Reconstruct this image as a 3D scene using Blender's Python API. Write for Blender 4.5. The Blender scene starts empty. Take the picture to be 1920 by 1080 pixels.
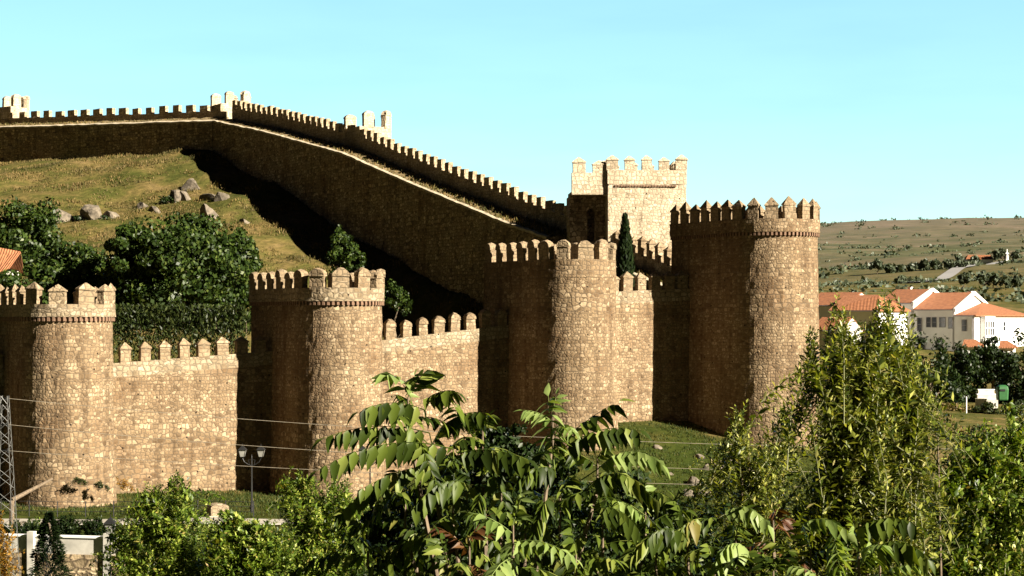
import bpy, math, random
import numpy as np
from mathutils import Vector, Matrix

# ------------------------------------------------------------------ camera, light, exposure
random.seed(11)
rng = np.random.default_rng(11)
SC = bpy.context.scene
COL = SC.collection
F = 3583.0          # focal length in photo pixels
HY = 600.0          # row of the eye level in the photo


def at(px, py, Y):
    return np.array([(px - 960.0) / F * Y, Y, (HY - py) / F * Y])


cam_d = bpy.data.cameras.new("camera")
cam_d.sensor_width = 36.0
cam_d.lens = 36.0 * F / 1920.0
cam_d.shift_y = 60.0 / 1920.0
cam_d.clip_start = 0.1
cam_d.clip_end = 30000.0
cam = bpy.data.objects.new("camera", cam_d)
cam.rotation_euler = (math.radians(90), 0, 0)
COL.objects.link(cam)
SC.camera = cam

SUN_AZ = math.radians(58.0)      # right of the direction scene -> camera
SUN_EL = math.radians(28.0)
SUN = Vector((math.sin(SUN_AZ) * math.cos(SUN_EL), -math.cos(SUN_AZ) * math.cos(SUN_EL), math.sin(SUN_EL)))
sun_d = bpy.data.lights.new("sun", 'SUN')
sun_d.energy = 5.0
sun_d.angle = math.radians(0.5)
sun_d.color = (1.0, 0.905, 0.75)
sun = bpy.data.objects.new("sun", sun_d)
sun.rotation_euler = (-SUN).to_track_quat('-Z', 'Y').to_euler()
COL.objects.link(sun)

SC.view_settings.view_transform = 'Standard'
SC.view_settings.look = 'None'
SC.view_settings.exposure = 1.83
SC.view_settings.gamma = 1.0

world = bpy.data.worlds.new("World")
SC.world = world
world.use_nodes = True
wn = world.node_tree.nodes
wl = world.node_tree.links
wn.clear()
w_out = wn.new('ShaderNodeOutputWorld')
w_bg = wn.new('ShaderNodeBackground')
w_bg.inputs['Strength'].default_value = 0.05
w_sky = wn.new('ShaderNodeTexSky')
w_sky.sky_type = 'NISHITA'
w_sky.sun_disc = False
w_sky.sun_elevation = SUN_EL
w_sky.sun_rotation = math.pi - SUN_AZ
w_sky.altitude = 1100.0
w_sky.air_density = 1.0
w_sky.dust_density = 0.6
w_sky.ozone_density = 1.0
# sky kept bright only ahead of the camera, dimmed elsewhere to darken the shadows
w_tc = wn.new('ShaderNodeTexCoord')
w_dot = wn.new('ShaderNodeVectorMath'); w_dot.operation = 'DOT_PRODUCT'
w_dot.inputs[1].default_value = (0.05, 0.99, 0.12)
w_map = wn.new('ShaderNodeMapRange'); w_map.interpolation_type = 'SMOOTHSTEP'
w_map.inputs['From Min'].default_value = 0.75
w_map.inputs['From Max'].default_value = 0.95
w_map.inputs['To Min'].default_value = 0.0
w_map.inputs['To Max'].default_value = 1.0
w_mix = wn.new('ShaderNodeMix'); w_mix.data_type = 'RGBA'
w_mix.inputs['A'].default_value = (0.021, 0.024, 0.030, 1)
w_mix.inputs['B'].default_value = (0.84, 1.10, 1.08, 1)
w_mul = wn.new('ShaderNodeMix'); w_mul.data_type = 'RGBA'; w_mul.blend_type = 'MULTIPLY'
w_mul.inputs['Factor'].default_value = 1.0
# faint streaks of cloud
w_sc = wn.new('ShaderNodeMapping'); w_sc.inputs['Scale'].default_value = (3.0, 3.0, 17.0)
w_noi = wn.new('ShaderNodeTexNoise'); w_noi.inputs['Scale'].default_value = 2.2
w_noi.inputs['Detail'].default_value = 6.0
w_cr = wn.new('ShaderNodeMapRange')
w_cr.inputs['From Min'].default_value = 0.50
w_cr.inputs['From Max'].default_value = 0.78
w_cr.inputs['To Min'].default_value = 0.0
w_cr.inputs['To Max'].default_value = 0.2
w_cl = wn.new('ShaderNodeMix'); w_cl.data_type = 'RGBA'
w_cl.inputs['A'].default_value = (1, 1, 1, 1)
w_cl.inputs['B'].default_value = (0.62, 0.70, 0.86, 1)
w_c2 = wn.new('ShaderNodeMix'); w_c2.data_type = 'RGBA'; w_c2.blend_type = 'MULTIPLY'; w_c2.inputs['Factor'].default_value = 1.0
w_sep = wn.new('ShaderNodeSeparateXYZ')
w_el = wn.new('ShaderNodeMapRange')
w_el.inputs['From Min'].default_value = 0.0
w_el.inputs['From Max'].default_value = 0.18
w_el.inputs['To Min'].default_value = 0.82
w_el.inputs['To Max'].default_value = 1.06
w_ea = wn.new('ShaderNodeMapRange')
w_ea.inputs['From Min'].default_value = -0.27
w_ea.inputs['From Max'].default_value = 0.27
w_ea.inputs['To Min'].default_value = 0.048
w_ea.inputs['To Max'].default_value = 0.057
w_str = wn.new('ShaderNodeMath'); w_str.operation = 'MULTIPLY'
for a, b in ((w_tc.outputs['Generated'], w_sep.inputs[0]), (w_sep.outputs['Z'], w_el.inputs['Value']), (w_el.outputs['Result'], w_str.inputs[0]), (w_sep.outputs['X'], w_ea.inputs['Value']), (w_ea.outputs['Result'], w_str.inputs[1]),
             (w_str.outputs[0], w_bg.inputs['Strength']), (w_tc.outputs['Generated'], w_dot.inputs[0]), (w_dot.outputs['Value'], w_map.inputs['Value']),
             (w_map.outputs['Result'], w_mix.inputs['Factor']), (w_sky.outputs['Color'], w_mul.inputs['A']),
             (w_mix.outputs['Result'], w_mul.inputs['B']), (w_tc.outputs['Generated'], w_sc.inputs['Vector']),
             (w_sc.outputs['Vector'], w_noi.inputs['Vector']), (w_noi.outputs['Fac'], w_cr.inputs['Value']),
             (w_cr.outputs['Result'], w_cl.inputs['Factor']), (w_mul.outputs['Result'], w_c2.inputs['A']), (w_cl.outputs['Result'], w_c2.inputs['B']), (w_c2.outputs['Result'], w_bg.inputs['Color']), (w_bg.outputs['Background'], w_out.inputs['Surface'])):
    wl.new(a, b)


SC.cycles.diffuse_bounces = 2

# ------------------------------------------------------------------ helpers
def tag(o, label=None, cat=None, group=None, kind=None):
    if label: o['label'] = label
    if cat: o['category'] = cat
    if group: o['group'] = group
    if kind: o['kind'] = kind
    return o


def thing(name, loc, label, cat, group=None):
    o = bpy.data.objects.new(name, None)
    o.empty_display_size = 0.3
    o.location = [float(c) for c in loc]
    COL.objects.link(o)
    return tag(o, label, cat, group)


def link_mesh(name, me, mat, parent=None, origin=None):
    if mat is not None:
        me.materials.append(mat)
    o = bpy.data.objects.new(name, me)
    COL.objects.link(o)
    if parent is not None:
        o.parent = parent
    if origin is not None:
        o.location = [float(c) for c in origin]
    return o


def copy_part(src, parent, loc, rotz=0.0, scale=None):
    c = src.copy()
    COL.objects.link(c)
    c.parent = parent
    c.location = [float(v) for v in loc]
    c.rotation_euler = (0, 0, rotz)
    if scale is not None:
        c.scale = scale
    return c


class MB:
    """collects polygons with uvs, builds ONE mesh object"""
    def __init__(s):
        s.v = []; s.f = []; s.uv = []

    def poly(s, pts, uvs=None):
        i = len(s.v)
        s.v.extend([tuple(float(c) for c in p) for p in pts])
        s.f.append(list(range(i, i + len(pts))))
        if uvs is None:
            uvs = planar_uv(pts)
        s.uv.extend([(float(a), float(b)) for a, b in uvs])

    def grid(s, P, UV=None, wrap=False):
        n, m = P.shape[:2]
        i = len(s.v)
        s.v.extend([tuple(map(float, p)) for p in P.reshape(-1, 3)])
        for a in range(n - 1):
            for b in range(m - 1):
                q = [a * m + b, a * m + b + 1, (a + 1) * m + b + 1, (a + 1) * m + b]
                s.f.append([i + k for k in q])
                if UV is not None:
                    fl = UV.reshape(-1, 2)
                    s.uv.extend([tuple(map(float, fl[k])) for k in q])
                else:
                    s.uv.extend(planar_uv([P.reshape(-1, 3)[k] for k in q]))

    def box(s, c, ax, ay, az, sx, sy, sz, skip=()):
        """c: centre of the base; ax/ay/az unit axes; full sizes"""
        c = np.array(c, float); ax = np.array(ax, float); ay = np.array(ay, float); az = np.array(az, float)
        p = lambda i, j, k: c + ax * sx * (i - .5) + ay * sy * (j - .5) + az * sz * k
        fs = {'front': [(0, 0, 0), (1, 0, 0), (1, 0, 1), (0, 0, 1)], 'back': [(1, 1, 0), (0, 1, 0), (0, 1, 1), (1, 1, 1)],
              'left': [(0, 1, 0), (0, 0, 0), (0, 0, 1), (0, 1, 1)], 'right': [(1, 0, 0), (1, 1, 0), (1, 1, 1), (1, 0, 1)],
              'top': [(0, 0, 1), (1, 0, 1), (1, 1, 1), (0, 1, 1)], 'bottom': [(0, 1, 0), (1, 1, 0), (1, 0, 0), (0, 0, 0)]}
        for k, q in fs.items():
            if k not in skip:
                s.poly([p(*t) for t in q])

    def bar(s, a, b, r, n=6, r2=None):
        a = np.array(a, float); b = np.array(b, float)
        d = b - a; L = np.linalg.norm(d)
        if L < 1e-6: return
        d /= L
        u = np.cross(d, (0, 0, 1.0))
        if np.linalg.norm(u) < 1e-3: u = np.cross(d, (1.0, 0, 0))
        u /= np.linalg.norm(u); w = np.cross(d, u)
        r2 = r if r2 is None else r2
        ra = [a + r * (u * math.cos(t) + w * math.sin(t)) for t in np.linspace(0, 2 * math.pi, n, endpoint=False)]
        rb = [b + r2 * (u * math.cos(t) + w * math.sin(t)) for t in np.linspace(0, 2 * math.pi, n, endpoint=False)]
        for i in range(n):
            j = (i + 1) % n
            s.poly([ra[j], ra[i], rb[i], rb[j]])
        s.poly(ra); s.poly(rb[::-1])

    def tube(s, pts, radii, n=6):
        for i in range(len(pts) - 1):
            s.bar(pts[i], pts[i + 1], radii[i], n, radii[i + 1])

    def build(s, name, mat, parent=None, origin=None, smooth=False, weld=False):
        me = bpy.data.meshes.new(name)
        o = np.zeros(3) if origin is None else np.array(origin, float)
        V = np.array(s.v, float) - o
        me.from_pydata([tuple(p) for p in V], [], s.f)
        uvl = me.uv_layers.new(name="UVMap")
        uvl.data.foreach_set('uv', np.array(s.uv, np.float32).ravel())
        if weld:
            import bmesh
            bm = bmesh.new(); bm.from_mesh(me)
            bmesh.ops.remove_doubles(bm, verts=bm.verts, dist=0.002)
            bmesh.ops.recalc_face_normals(bm, faces=bm.faces)
            bm.to_mesh(me); bm.free()
        if smooth:
            me.polygons.foreach_set('use_smooth', [True] * len(me.polygons))
        me.update()
        # under a thing the mesh is already relative to the thing's base
        return link_mesh(name, me, mat, parent, None if parent is not None else o)


def planar_uv(pts):
    P = [np.array(p, float) for p in pts]
    n = np.cross(P[1] - P[0], P[2] - P[0])
    a = np.abs(n)
    if a[2] >= a[0] and a[2] >= a[1]:
        return [(p[0], p[1]) for p in P]
    L = math.hypot(n[0], n[1]) or 1.0
    t = np.array([-n[1] / L, n[0] / L])
    return [(p[0] * t[0] + p[1] * t[1], p[2]) for p in P]


def fast_mesh(name, V, Q):
    """V (n,3), Q (m,k) constant polygon size"""
    V = np.asarray(V, np.float32); Q = np.asarray(Q, np.int32)
    me = bpy.data.meshes.new(name)
    me.vertices.add(len(V)); me.vertices.foreach_set('co', V.ravel())
    k = Q.shape[1]
    me.loops.add(Q.size); me.loops.foreach_set('vertex_index', Q.ravel())
    me.polygons.add(len(Q)); me.polygons.foreach_set('loop_start', np.arange(0, Q.size, k, dtype=np.int32))
    me.update(calc_edges=True)
    me.validate()
    return me


def nrm(a):
    a = np.asarray(a, float)
    return a / np.maximum(np.linalg.norm(a, axis=-1, keepdims=True), 1e-9)


# ------------------------------------------------------------------ materials
def new_mat(name):
    m = bpy.data.materials.new(name)
    m.use_nodes = True
    nt = m.node_tree
    b = nt.nodes['Principled BSDF']
    return m, nt, b


def N(nt, t, **kw):
    n = nt.nodes.new(t)
    for k, v in kw.items():
        if k in n.inputs.keys() if hasattr(n.inputs, 'keys') else False:
            n.inputs[k].default_value = v
        else:
            setattr(n, k, v)
    return n


def ramp(nt, stops):
    r = nt.nodes.new('ShaderNodeValToRGB')
    e = r.color_ramp.elements
    while len(e) < len(stops): e.new(0.5)
    for i, (p, c) in enumerate(stops):
        e[i].position = p
        e[i].color = (c[0], c[1], c[2], 1)
    return r


def mathn(nt, op, a=None, b=None, c=None):
    n = nt.nodes.new('ShaderNodeMath'); n.operation = op
    for i, x in enumerate((a, b, c)):
        if x is None: continue
        if isinstance(x, (int, float)): n.inputs[i].default_value = x
        else: nt.links.new(x, n.inputs[i])
    return n.outputs[0]


def mixc(nt, fac, a, b, mode='MIX'):
    n = nt.nodes.new('ShaderNodeMix'); n.data_type = 'RGBA'; n.blend_type = mode
    for k, x in (('Factor', fac), ('A', a), ('B', b)):
        if isinstance(x, (int, float)): n.inputs[k].default_value = x
        elif isinstance(x, tuple): n.inputs[k].default_value = (x[0], x[1], x[2], 1)
        else: nt.links.new(x, n.inputs[k])
    return n.outputs['Result']


def stone_mat(name, dark, mid, light, course=0.29, length=0.33, mortar=(0.17, 0.125, 0.08), bump=1.0, stain=1.0):
    """coursed granite rubble; uv in metres"""
    m, nt, b = new_mat(name)
    L = nt.links.new
    uv = nt.nodes.new('ShaderNodeUVMap'); uv.uv_map = 'UVMap'
    # wander of the courses
    nz = nt.nodes.new('ShaderNodeTexNoise'); nz.inputs['Scale'].default_value = 0.9; nz.inputs['Detail'].default_value = 3
    L(uv.outputs['UV'], nz.inputs['Vector'])
    sub = nt.nodes.new('ShaderNodeVectorMath'); sub.operation = 'SUBTRACT'; sub.inputs[1].default_value = (.5, .5, .5)
    L(nz.outputs['Color'], sub.inputs[0])
    sc = nt.nodes.new('ShaderNodeVectorMath'); sc.operation = 'SCALE'; sc.inputs['Scale'].default_value = 0.22
    L(sub.outputs[0], sc.inputs[0])
    add = nt.nodes.new('ShaderNodeVectorMath'); add.operation = 'ADD'
    L(uv.outputs['UV'], add.inputs[0]); L(sc.outputs[0], add.inputs[1])
    sep = nt.nodes.new('ShaderNodeSeparateXYZ'); L(add.outputs[0], sep.inputs[0])
    bn = nt.nodes.new('ShaderNodeTexNoise'); bn.noise_dimensions = '1D'; bn.inputs['Scale'].default_value = 0.42; bn.inputs['Detail'].default_value = 1
    L(mathn(nt, 'SNAP', sep.outputs['Y'], course * 2), bn.inputs['W'])
    kk = mathn(nt, 'MULTIPLY_ADD', mathn(nt, 'GREATER_THAN', bn.outputs['Fac'], 0.52), 0.34, 0.88)
    v = mathn(nt, 'DIVIDE', mathn(nt, 'DIVIDE', sep.outputs['Y'], course), kk)
    row = mathn(nt, 'FLOOR', v)
    wn_ = nt.nodes.new('ShaderNodeTexWhiteNoise'); wn_.noise_dimensions = '1D'; L(row, wn_.inputs['W'])
    rr = wn_.outputs['Value']
    # each course has its own stone length and shift
    ll = mathn(nt, 'MULTIPLY_ADD', rr, 0.6, 0.7)
    u = mathn(nt, 'DIVIDE', mathn(nt, 'DIVIDE', mathn(nt, 'DIVIDE', sep.outputs['X'], length), ll), kk)
    u = mathn(nt, 'MULTIPLY_ADD', rr, 17.3, u)
    cmb = nt.nodes.new('ShaderNodeCombineXYZ'); L(u, cmb.inputs[0]); L(v, cmb.inputs[1])
    vor = nt.nodes.new('ShaderNodeTexVoronoi'); vor.voronoi_dimensions = '2D'; vor.feature = 'F1'
    vor.inputs['Scale'].default_value = 1.0; vor.inputs['Randomness'].default_value = 0.62
    L(cmb.outputs[0], vor.inputs['Vector'])
    ved = nt.nodes.new('ShaderNodeTexVoronoi'); ved.voronoi_dimensions = '2D'; ved.feature = 'DISTANCE_TO_EDGE'
    ved.inputs['Scale'].default_value = 1.0; ved.inputs['Randomness'].default_value = 0.62
    L(cmb.outputs[0], ved.inputs['Vector'])
    # colour of each stone
    scol = nt.nodes.new('ShaderNodeSeparateColor'); L(vor.outputs['Color'], scol.inputs[0])
    rp = ramp(nt, [(0.0, dark), (0.30, mid), (0.66, mid), (1.0, light)])
    L(scol.outputs[0], rp.inputs['Fac'])
    fine = nt.nodes.new('ShaderNodeTexNoise'); fine.inputs['Scale'].default_value = 7.0; fine.inputs['Detail'].default_value = 5
    L(uv.outputs['UV'], fine.inputs['Vector'])
    c1 = mixc(nt, 0.55, rp.outputs['Color'], ramp_of(nt, fine.outputs['Fac'], [(0.3, (0.55, 0.52, 0.50)), (0.7, (1.25, 1.22, 1.18))]), 'MULTIPLY')
    # reddish and grey-brown weather patches
    pat = nt.nodes.new('ShaderNodeTexNoise'); pat.inputs['Scale'].default_value = 0.33; pat.inputs['Detail'].default_value = 5
    L(uv.outputs['UV'], pat.inputs['Vector'])
    c2 = mixc(nt, 0.75 * stain, c1, ramp_of(nt, pat.outputs['Fac'], [(0.32, (0.66, 0.52, 0.40)), (0.5, (1.0, 0.94, 0.86)), (0.68, (1.18, 1.14, 1.05))]), 'MULTIPLY')
    # banding of the building campaigns
    bandv = nt.nodes.new('ShaderNodeMapping'); bandv.inputs['Scale'].default_value = (0.05, 0.55, 1)
    L(uv.outputs['UV'], bandv.inputs['Vector'])
    ban = nt.nodes.new('ShaderNodeTexNoise'); ban.inputs['Scale'].default_value = 1.0; ban.inputs['Detail'].default_value = 4
    L(bandv.outputs[0], ban.inputs['Vector'])
    c3 = mixc(nt, 0.6 * stain, c2, ramp_of(nt, ban.outputs['Fac'], [(0.35, (0.74, 0.66, 0.56)), (0.6, (1.08, 1.06, 1.02))]), 'MULTIPLY')
    edge = nt.nodes.new('ShaderNodeMapRange'); edge.inputs['From Min'].default_value = 0.03; edge.inputs['From Max'].default_value = 0.15
    L(ved.outputs['Distance'], edge.inputs['Value'])
    c4 = mixc(nt, edge.outputs['Result'], tuple(x * .74 for x in mortar), c3)
    # dark water streaks and scattered putlog holes
    stv = nt.nodes.new('ShaderNodeMapping'); stv.inputs['Scale'].default_value = (1.5, 0.10, 1)
    L(uv.outputs['UV'], stv.inputs['Vector'])
    stn = nt.nodes.new('ShaderNodeTexNoise'); stn.inputs['Scale'].default_value = 1.0; stn.inputs['Detail'].default_value = 5
    L(stv.outputs[0], stn.inputs['Vector'])
    c4 = mixc(nt, 0.7 * stain, c4, ramp_of(nt, stn.outputs['Fac'], [(0.34, (0.58, 0.55, 0.52)), (0.5, (1, 1, 1)), (0.72, (1.12, 1.1, 1.06))]), 'MULTIPLY')
    pv = nt.nodes.new('ShaderNodeTexVoronoi'); pv.voronoi_dimensions = '2D'; pv.inputs['Scale'].default_value = 0.42
    L(uv.outputs['UV'], pv.inputs['Vector'])
    hole = mathn(nt, 'LESS_THAN', pv.outputs['Distance'], 0.028)
    c4 = mixc(nt, hole, c4, (0.02, 0.015, 0.01))
    L(c4, b.inputs['Base Color'])
    b.inputs['Roughness'].default_value = 0.95
    b.inputs['Specular IOR Level'].default_value = 0.15
    hgt = mathn(nt, 'MULTIPLY_ADD', scol.outputs[1], 0.5, mathn(nt, 'MINIMUM', mathn(nt, 'MULTIPLY', ved.outputs['Distance'], 3.0), 0.7))
    hgt = mathn(nt, 'MULTIPLY_ADD', fine.outputs['Fac'], 0.9, hgt)
    bp = nt.nodes.new('ShaderNodeBump'); bp.inputs['Strength'].default_value = 0.6 * bump; bp.inputs['Distance'].default_value = 0.05
    L(hgt, bp.inputs['Height']); L(bp.outputs['Normal'], b.inputs['Normal'])
    return m


def ramp_of(nt, val, stops):
    r = ramp(nt, stops)
    nt.links.new(val, r.inputs['Fac'])
    return r.outputs['Color']


def plain_mat(name, col, rough=0.7, metal=0.0, vary=0.25, scale=3.0, bump=0.0):
    m, nt, b = new_mat(name)
    tc = nt.nodes.new('ShaderNodeTexCoord')
    nz = nt.nodes.new('ShaderNodeTexNoise'); nz.inputs['Scale'].default_value = scale; nz.inputs['Detail'].default_value = 5
    nt.links.new(tc.outputs['Object'], nz.inputs['Vector'])
    lo = tuple(c * (1 - vary) for c in col); hi = tuple(min(1, c * (1 + vary)) for c in col)
    nt.links.new(ramp_of(nt, nz.outputs['Fac'], [(0.3, lo), (0.7, hi)]), b.inputs['Base Color'])
    b.inputs['Roughness'].default_value = rough
    b.inputs['Metallic'].default_value = metal
    if bump:
        bp = nt.nodes.new('ShaderNodeBump'); bp.inputs['Strength'].default_value = bump; bp.inputs['Distance'].default_value = 0.05
        nt.links.new(nz.outputs['Fac'], bp.inputs['Height']); nt.links.new(bp.outputs['Normal'], b.inputs['Normal'])
    return m


def leaf_mat(name, stops, trans=0.25, rough=0.45, clump=None, spec=0.2):
    """leaf colours vary from leaf to leaf"""
    m, nt, b = new_mat(name)
    geo = nt.nodes.new('ShaderNodeNewGeometry')
    col = ramp_of(nt, geo.outputs['Random Per Island'], stops)
    if clump:
        tc = nt.nodes.new('ShaderNodeTexCoord')
        nz = nt.nodes.new('ShaderNodeTexNoise'); nz.inputs['Scale'].default_value = clump; nz.inputs['Detail'].default_value = 2
        nt.links.new(tc.outputs['Object'], nz.inputs['Vector'])
        col = mixc(nt, 0.7, col, ramp_of(nt, nz.outputs['Fac'], [(0.35, (0.55, 0.62, 0.6)), (0.65, (1.3, 1.2, 1.0))]), 'MULTIPLY')
    nt.links.new(col, b.inputs['Base Color'])
    b.inputs['Roughness'].default_value = rough
    b.inputs['Specular IOR Level'].default_value = spec
    tr = nt.nodes.new('ShaderNodeBsdfTranslucent')
    nt.links.new(mixc(nt, 1.0, col, (1.5, 1.5, 0.5), 'MULTIPLY'), tr.inputs['Color'])
    mx = nt.nodes.new('ShaderNodeMixShader'); mx.inputs[0].default_value = trans
    nt.links.new(b.outputs[0], mx.inputs[1]); nt.links.new(tr.outputs[0], mx.inputs[2])
    nt.links.new(mx.outputs[0], nt.nodes['Material Output'].inputs['Surface'])
    return m


M = {}
M['stone'] = stone_mat('granite_rubble', (0.1260, 0.0918, 0.0578), (0.2244, 0.1716, 0.1118), (0.3699, 0.3029, 0.2148))
M['stone_fine'] = stone_mat('granite_small', (0.1330, 0.0972, 0.0618), (0.2420, 0.1848, 0.1214), (0.3750, 0.3067, 0.2176), course=0.27, length=0.32)
M['stone_grey'] = stone_mat('granite_weathered', (0.1375, 0.1125, 0.0750), (0.3375, 0.2812, 0.1938), (0.6500, 0.5500, 0.4000), course=0.40, length=0.5)
M['stone_pale'] = stone_mat('granite_pale', (0.1968, 0.1558, 0.1025), (0.2952, 0.2460, 0.1722), (0.3936, 0.3362, 0.2542), course=0.33, length=0.42, mortar=(0.2050, 0.1640, 0.1107), stain=0.6)
M['stone_gate'] = stone_mat('granite_bleached', (0.3600, 0.2970, 0.2070), (0.5040, 0.4320, 0.3240), (0.6300, 0.5580, 0.4410), course=0.33, length=0.42, mortar=(0.3780, 0.3150, 0.2250), stain=0.5, bump=.7)
M['rampart'] = stone_mat('rampart_parapet_stone', (0.24, 0.195, 0.135), (0.42, 0.35, 0.245), (0.58, 0.50, 0.37), course=0.36, length=0.45, mortar=(0.25, 0.20, 0.14), stain=0.7)
M['cap'] = stone_mat('merlon_stone', (0.1760, 0.1364, 0.0880), (0.2728, 0.2156, 0.1452), (0.3696, 0.3036, 0.2156), course=0.34, length=0.5, mortar=(0.2112, 0.1628, 0.1056), stain=0.7)
M['coping'] = plain_mat('coping_stone', (0.4048, 0.3388, 0.2376), 0.9, vary=0.3, scale=1.5, bump=0.4)
M['brick'] = plain_mat('corbel_brick', (0.17, 0.10, 0.06), 0.9, vary=0.35, scale=4)
M['granite_rock'] = plain_mat('granite_boulder', (0.120, 0.098, 0.070), 0.95, vary=0.65, scale=1.8, bump=1.0)
M['white_paint'] = plain_mat('white_render', (0.78, 0.77, 0.74), 0.85, vary=0.06, scale=0.8)
M['white_old'] = plain_mat('stained_white_wall', (0.4640, 0.4400, 0.3840), 0.9, vary=0.25, scale=1.2, bump=0.2)
M['iron'] = plain_mat('black_iron', (0.018, 0.018, 0.018), 0.5, 0.3)
M['galv'] = plain_mat('galvanised_steel', (0.20, 0.20, 0.19), 0.5, 0.5)
M['cable'] = plain_mat('aluminium_cable', (0.28, 0.24, 0.18), 0.5, 0.3)
M['lamp_glass'] = plain_mat('milky_lamp_glass', (0.24, 0.235, 0.21), 0.3)
M['glass'] = plain_mat('dark_window_glass', (0.03, 0.035, 0.045), 0.12, vary=0.2)
M['frame_white'] = plain_mat('white_frame', (0.75, 0.75, 0.73), 0.6, vary=0.05)
M['shutter'] = plain_mat('grey_shutter', (0.30, 0.28, 0.29), 0.7, vary=0.2)
M['green_paint'] = plain_mat('green_container_paint', (0.018, 0.10, 0.022), 0.6, vary=0.15)
M['bark'] = plain_mat('grey_brown_bark', (0.13, 0.095, 0.06), 0.9, vary=0.4, scale=8, bump=0.5)
M['bark_pale'] = plain_mat('pale_bark', (0.30, 0.24, 0.16), 0.9, vary=0.3, scale=8)
M['twig_green'] = plain_mat('green_twig', (0.10, 0.105, 0.035), 0.7, vary=0.3)
M['pavement'] = plain_mat('pale_paving', (0.2640, 0.2400, 0.2000), 0.9, vary=0.2, scale=0.9)
M['road'] = plain_mat('pale_road', (0.2160, 0.2080, 0.2000), 0.9, vary=0.15, scale=0.1)
# ------------------------------------------------------------------ plan of the fortress (metres, eye of the camera at 0,0,0)
CN = np.array([math.sin(math.radians(29.8)), -math.cos(math.radians(29.8))])   # outward normal of the lower wall
CW = np.array([-CN[1], CN[0]])                                                 # along it, to the right
TA = np.array([-30.3, 130.0]); TB = np.array([-12.8, 140.0]); TC = np.array([4.85, 150.0]); TD = np.array([21.3, 157.6])
FL = 4.4
PA, PB, PC = TA - FL * CN, TB - FL * CN, TC - FL * CN
PD = PC + (PC - PB)
K = np.array([-42.2, 270.0]); E = np.array([3.5, 190.0])
SW = (E - K) / np.linalg.norm(E - K)                     # along the climbing wall, downhill
SN = np.array([-SW[1], SW[0]])                           # its outer side (away from the town)
if SN[0] < 0: SN = -SN
LW = np.array([-math.cos(math.radians(34)), math.sin(math.radians(34))])       # along the hilltop wall, to the left
LN = np.array([math.sin(math.radians(34)), math.cos(math.radians(34))])        # its outer side
J = np.array([14.6, 171.5])                              # where the climbing wall meets the corner tower


# ------------------------------------------------------------------ terrain
class TPS:
    def __init__(s, pts, lam=1e-3, scale=100.0):
        P = np.array(pts, float)
        s.X = P[:, :2] / scale; s.sc = scale
        n = len(P)
        A = np.zeros((n + 3, n + 3))
        A[:n, :n] = s.k(s.X, s.X) + lam * np.eye(n)
        A[:n, n] = 1; A[:n, n + 1:] = s.X; A[n, :n] = 1; A[n + 1:, :n] = s.X.T
        s.c = np.linalg.solve(A, np.concatenate([P[:, 2], np.zeros(3)]))

    @staticmethod
    def k(a, b):
        r2 = ((a[:, None, :] - b[None, :, :]) ** 2).sum(-1)
        return 0.5 * r2 * np.log(np.maximum(r2, 1e-12))

    def __call__(s, xy):
        q = np.asarray(xy, float).reshape(-1, 2) / s.sc
        out = np.empty(len(q))
        n = len(s.X)
        for i in range(0, len(q), 20000):
            qq = q[i:i + 20000]
            out[i:i + 20000] = s.k(qq, s.X) @ s.c[:n] + s.c[n] + qq @ s.c[n + 1:]
        return out


def A3(px, py, Y):
    return tuple(at(px, py, Y))


near_ctrl = [(0, -60, -1.0), (-60, -60, -1), (60, -60, -1), (0, 0, -1.8), (-30, 0, -3), (30, 0, -3), (0, 9, -4.4), (-8, 16, -6.4), (8, 16, -6.2),
             (0, 28, -8.6), (-12, 45, -11.6), (15, 45, -10.5), (-20, 75, -14.6), (20, 75, -14), (-26, 96, -14.8), (0, 96, -14.6), (30, 96, -14.4),
             (-27, 108, -14.2), (-12, 110, -14.2), (-40, 112, -14.0), (-33, 119, -12.55), (-20, 119.5, -12.55), (-8, 121, -12.9), (-45, 119, -12.4),
             (-30.0, 125.5, -12.5), (-42, 126, -12.2), (-12, 134, -12.8), (-22, 134, -12.5), (-27, 134.5, -12.5), (-16, 141, -12.8),
             (4.5, 144, -10.2), (-4, 145, -11.6), (2, 136, -12.4), (10.5, 157.5, -8.4), (8, 152, -9.2), (13.5, 158.5, -8.6), (11.5, 140, -12.6), (14, 150, -10.6),
             (22, 153, -10.2), (30, 158, -10.8), (32, 175, -9.5), (16, 128, -13.6), (35, 130, -13.4), (50, 150, -12.8), (60, 120, -13.8),
             (60, 225, -9.8), (45, 225, -9.4), (70, 225, -9.8), (60, 200, -10.5), (60, 260, -7.0), (75, 300, -5.0), (60, 300, -4.6), (90, 300, -5),
             (55, 290, -4.6), (100, 250, -7), (40, 300, -2.0), (65, 330, -2.0), (90, 340, -1.5), (80, 380, 1.2), (130, 420, 5),
             (-100, 120, -11), (-100, 60, -14), (100, 60, -13), (-70, 140, -9), (120, 160, -11)]
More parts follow.
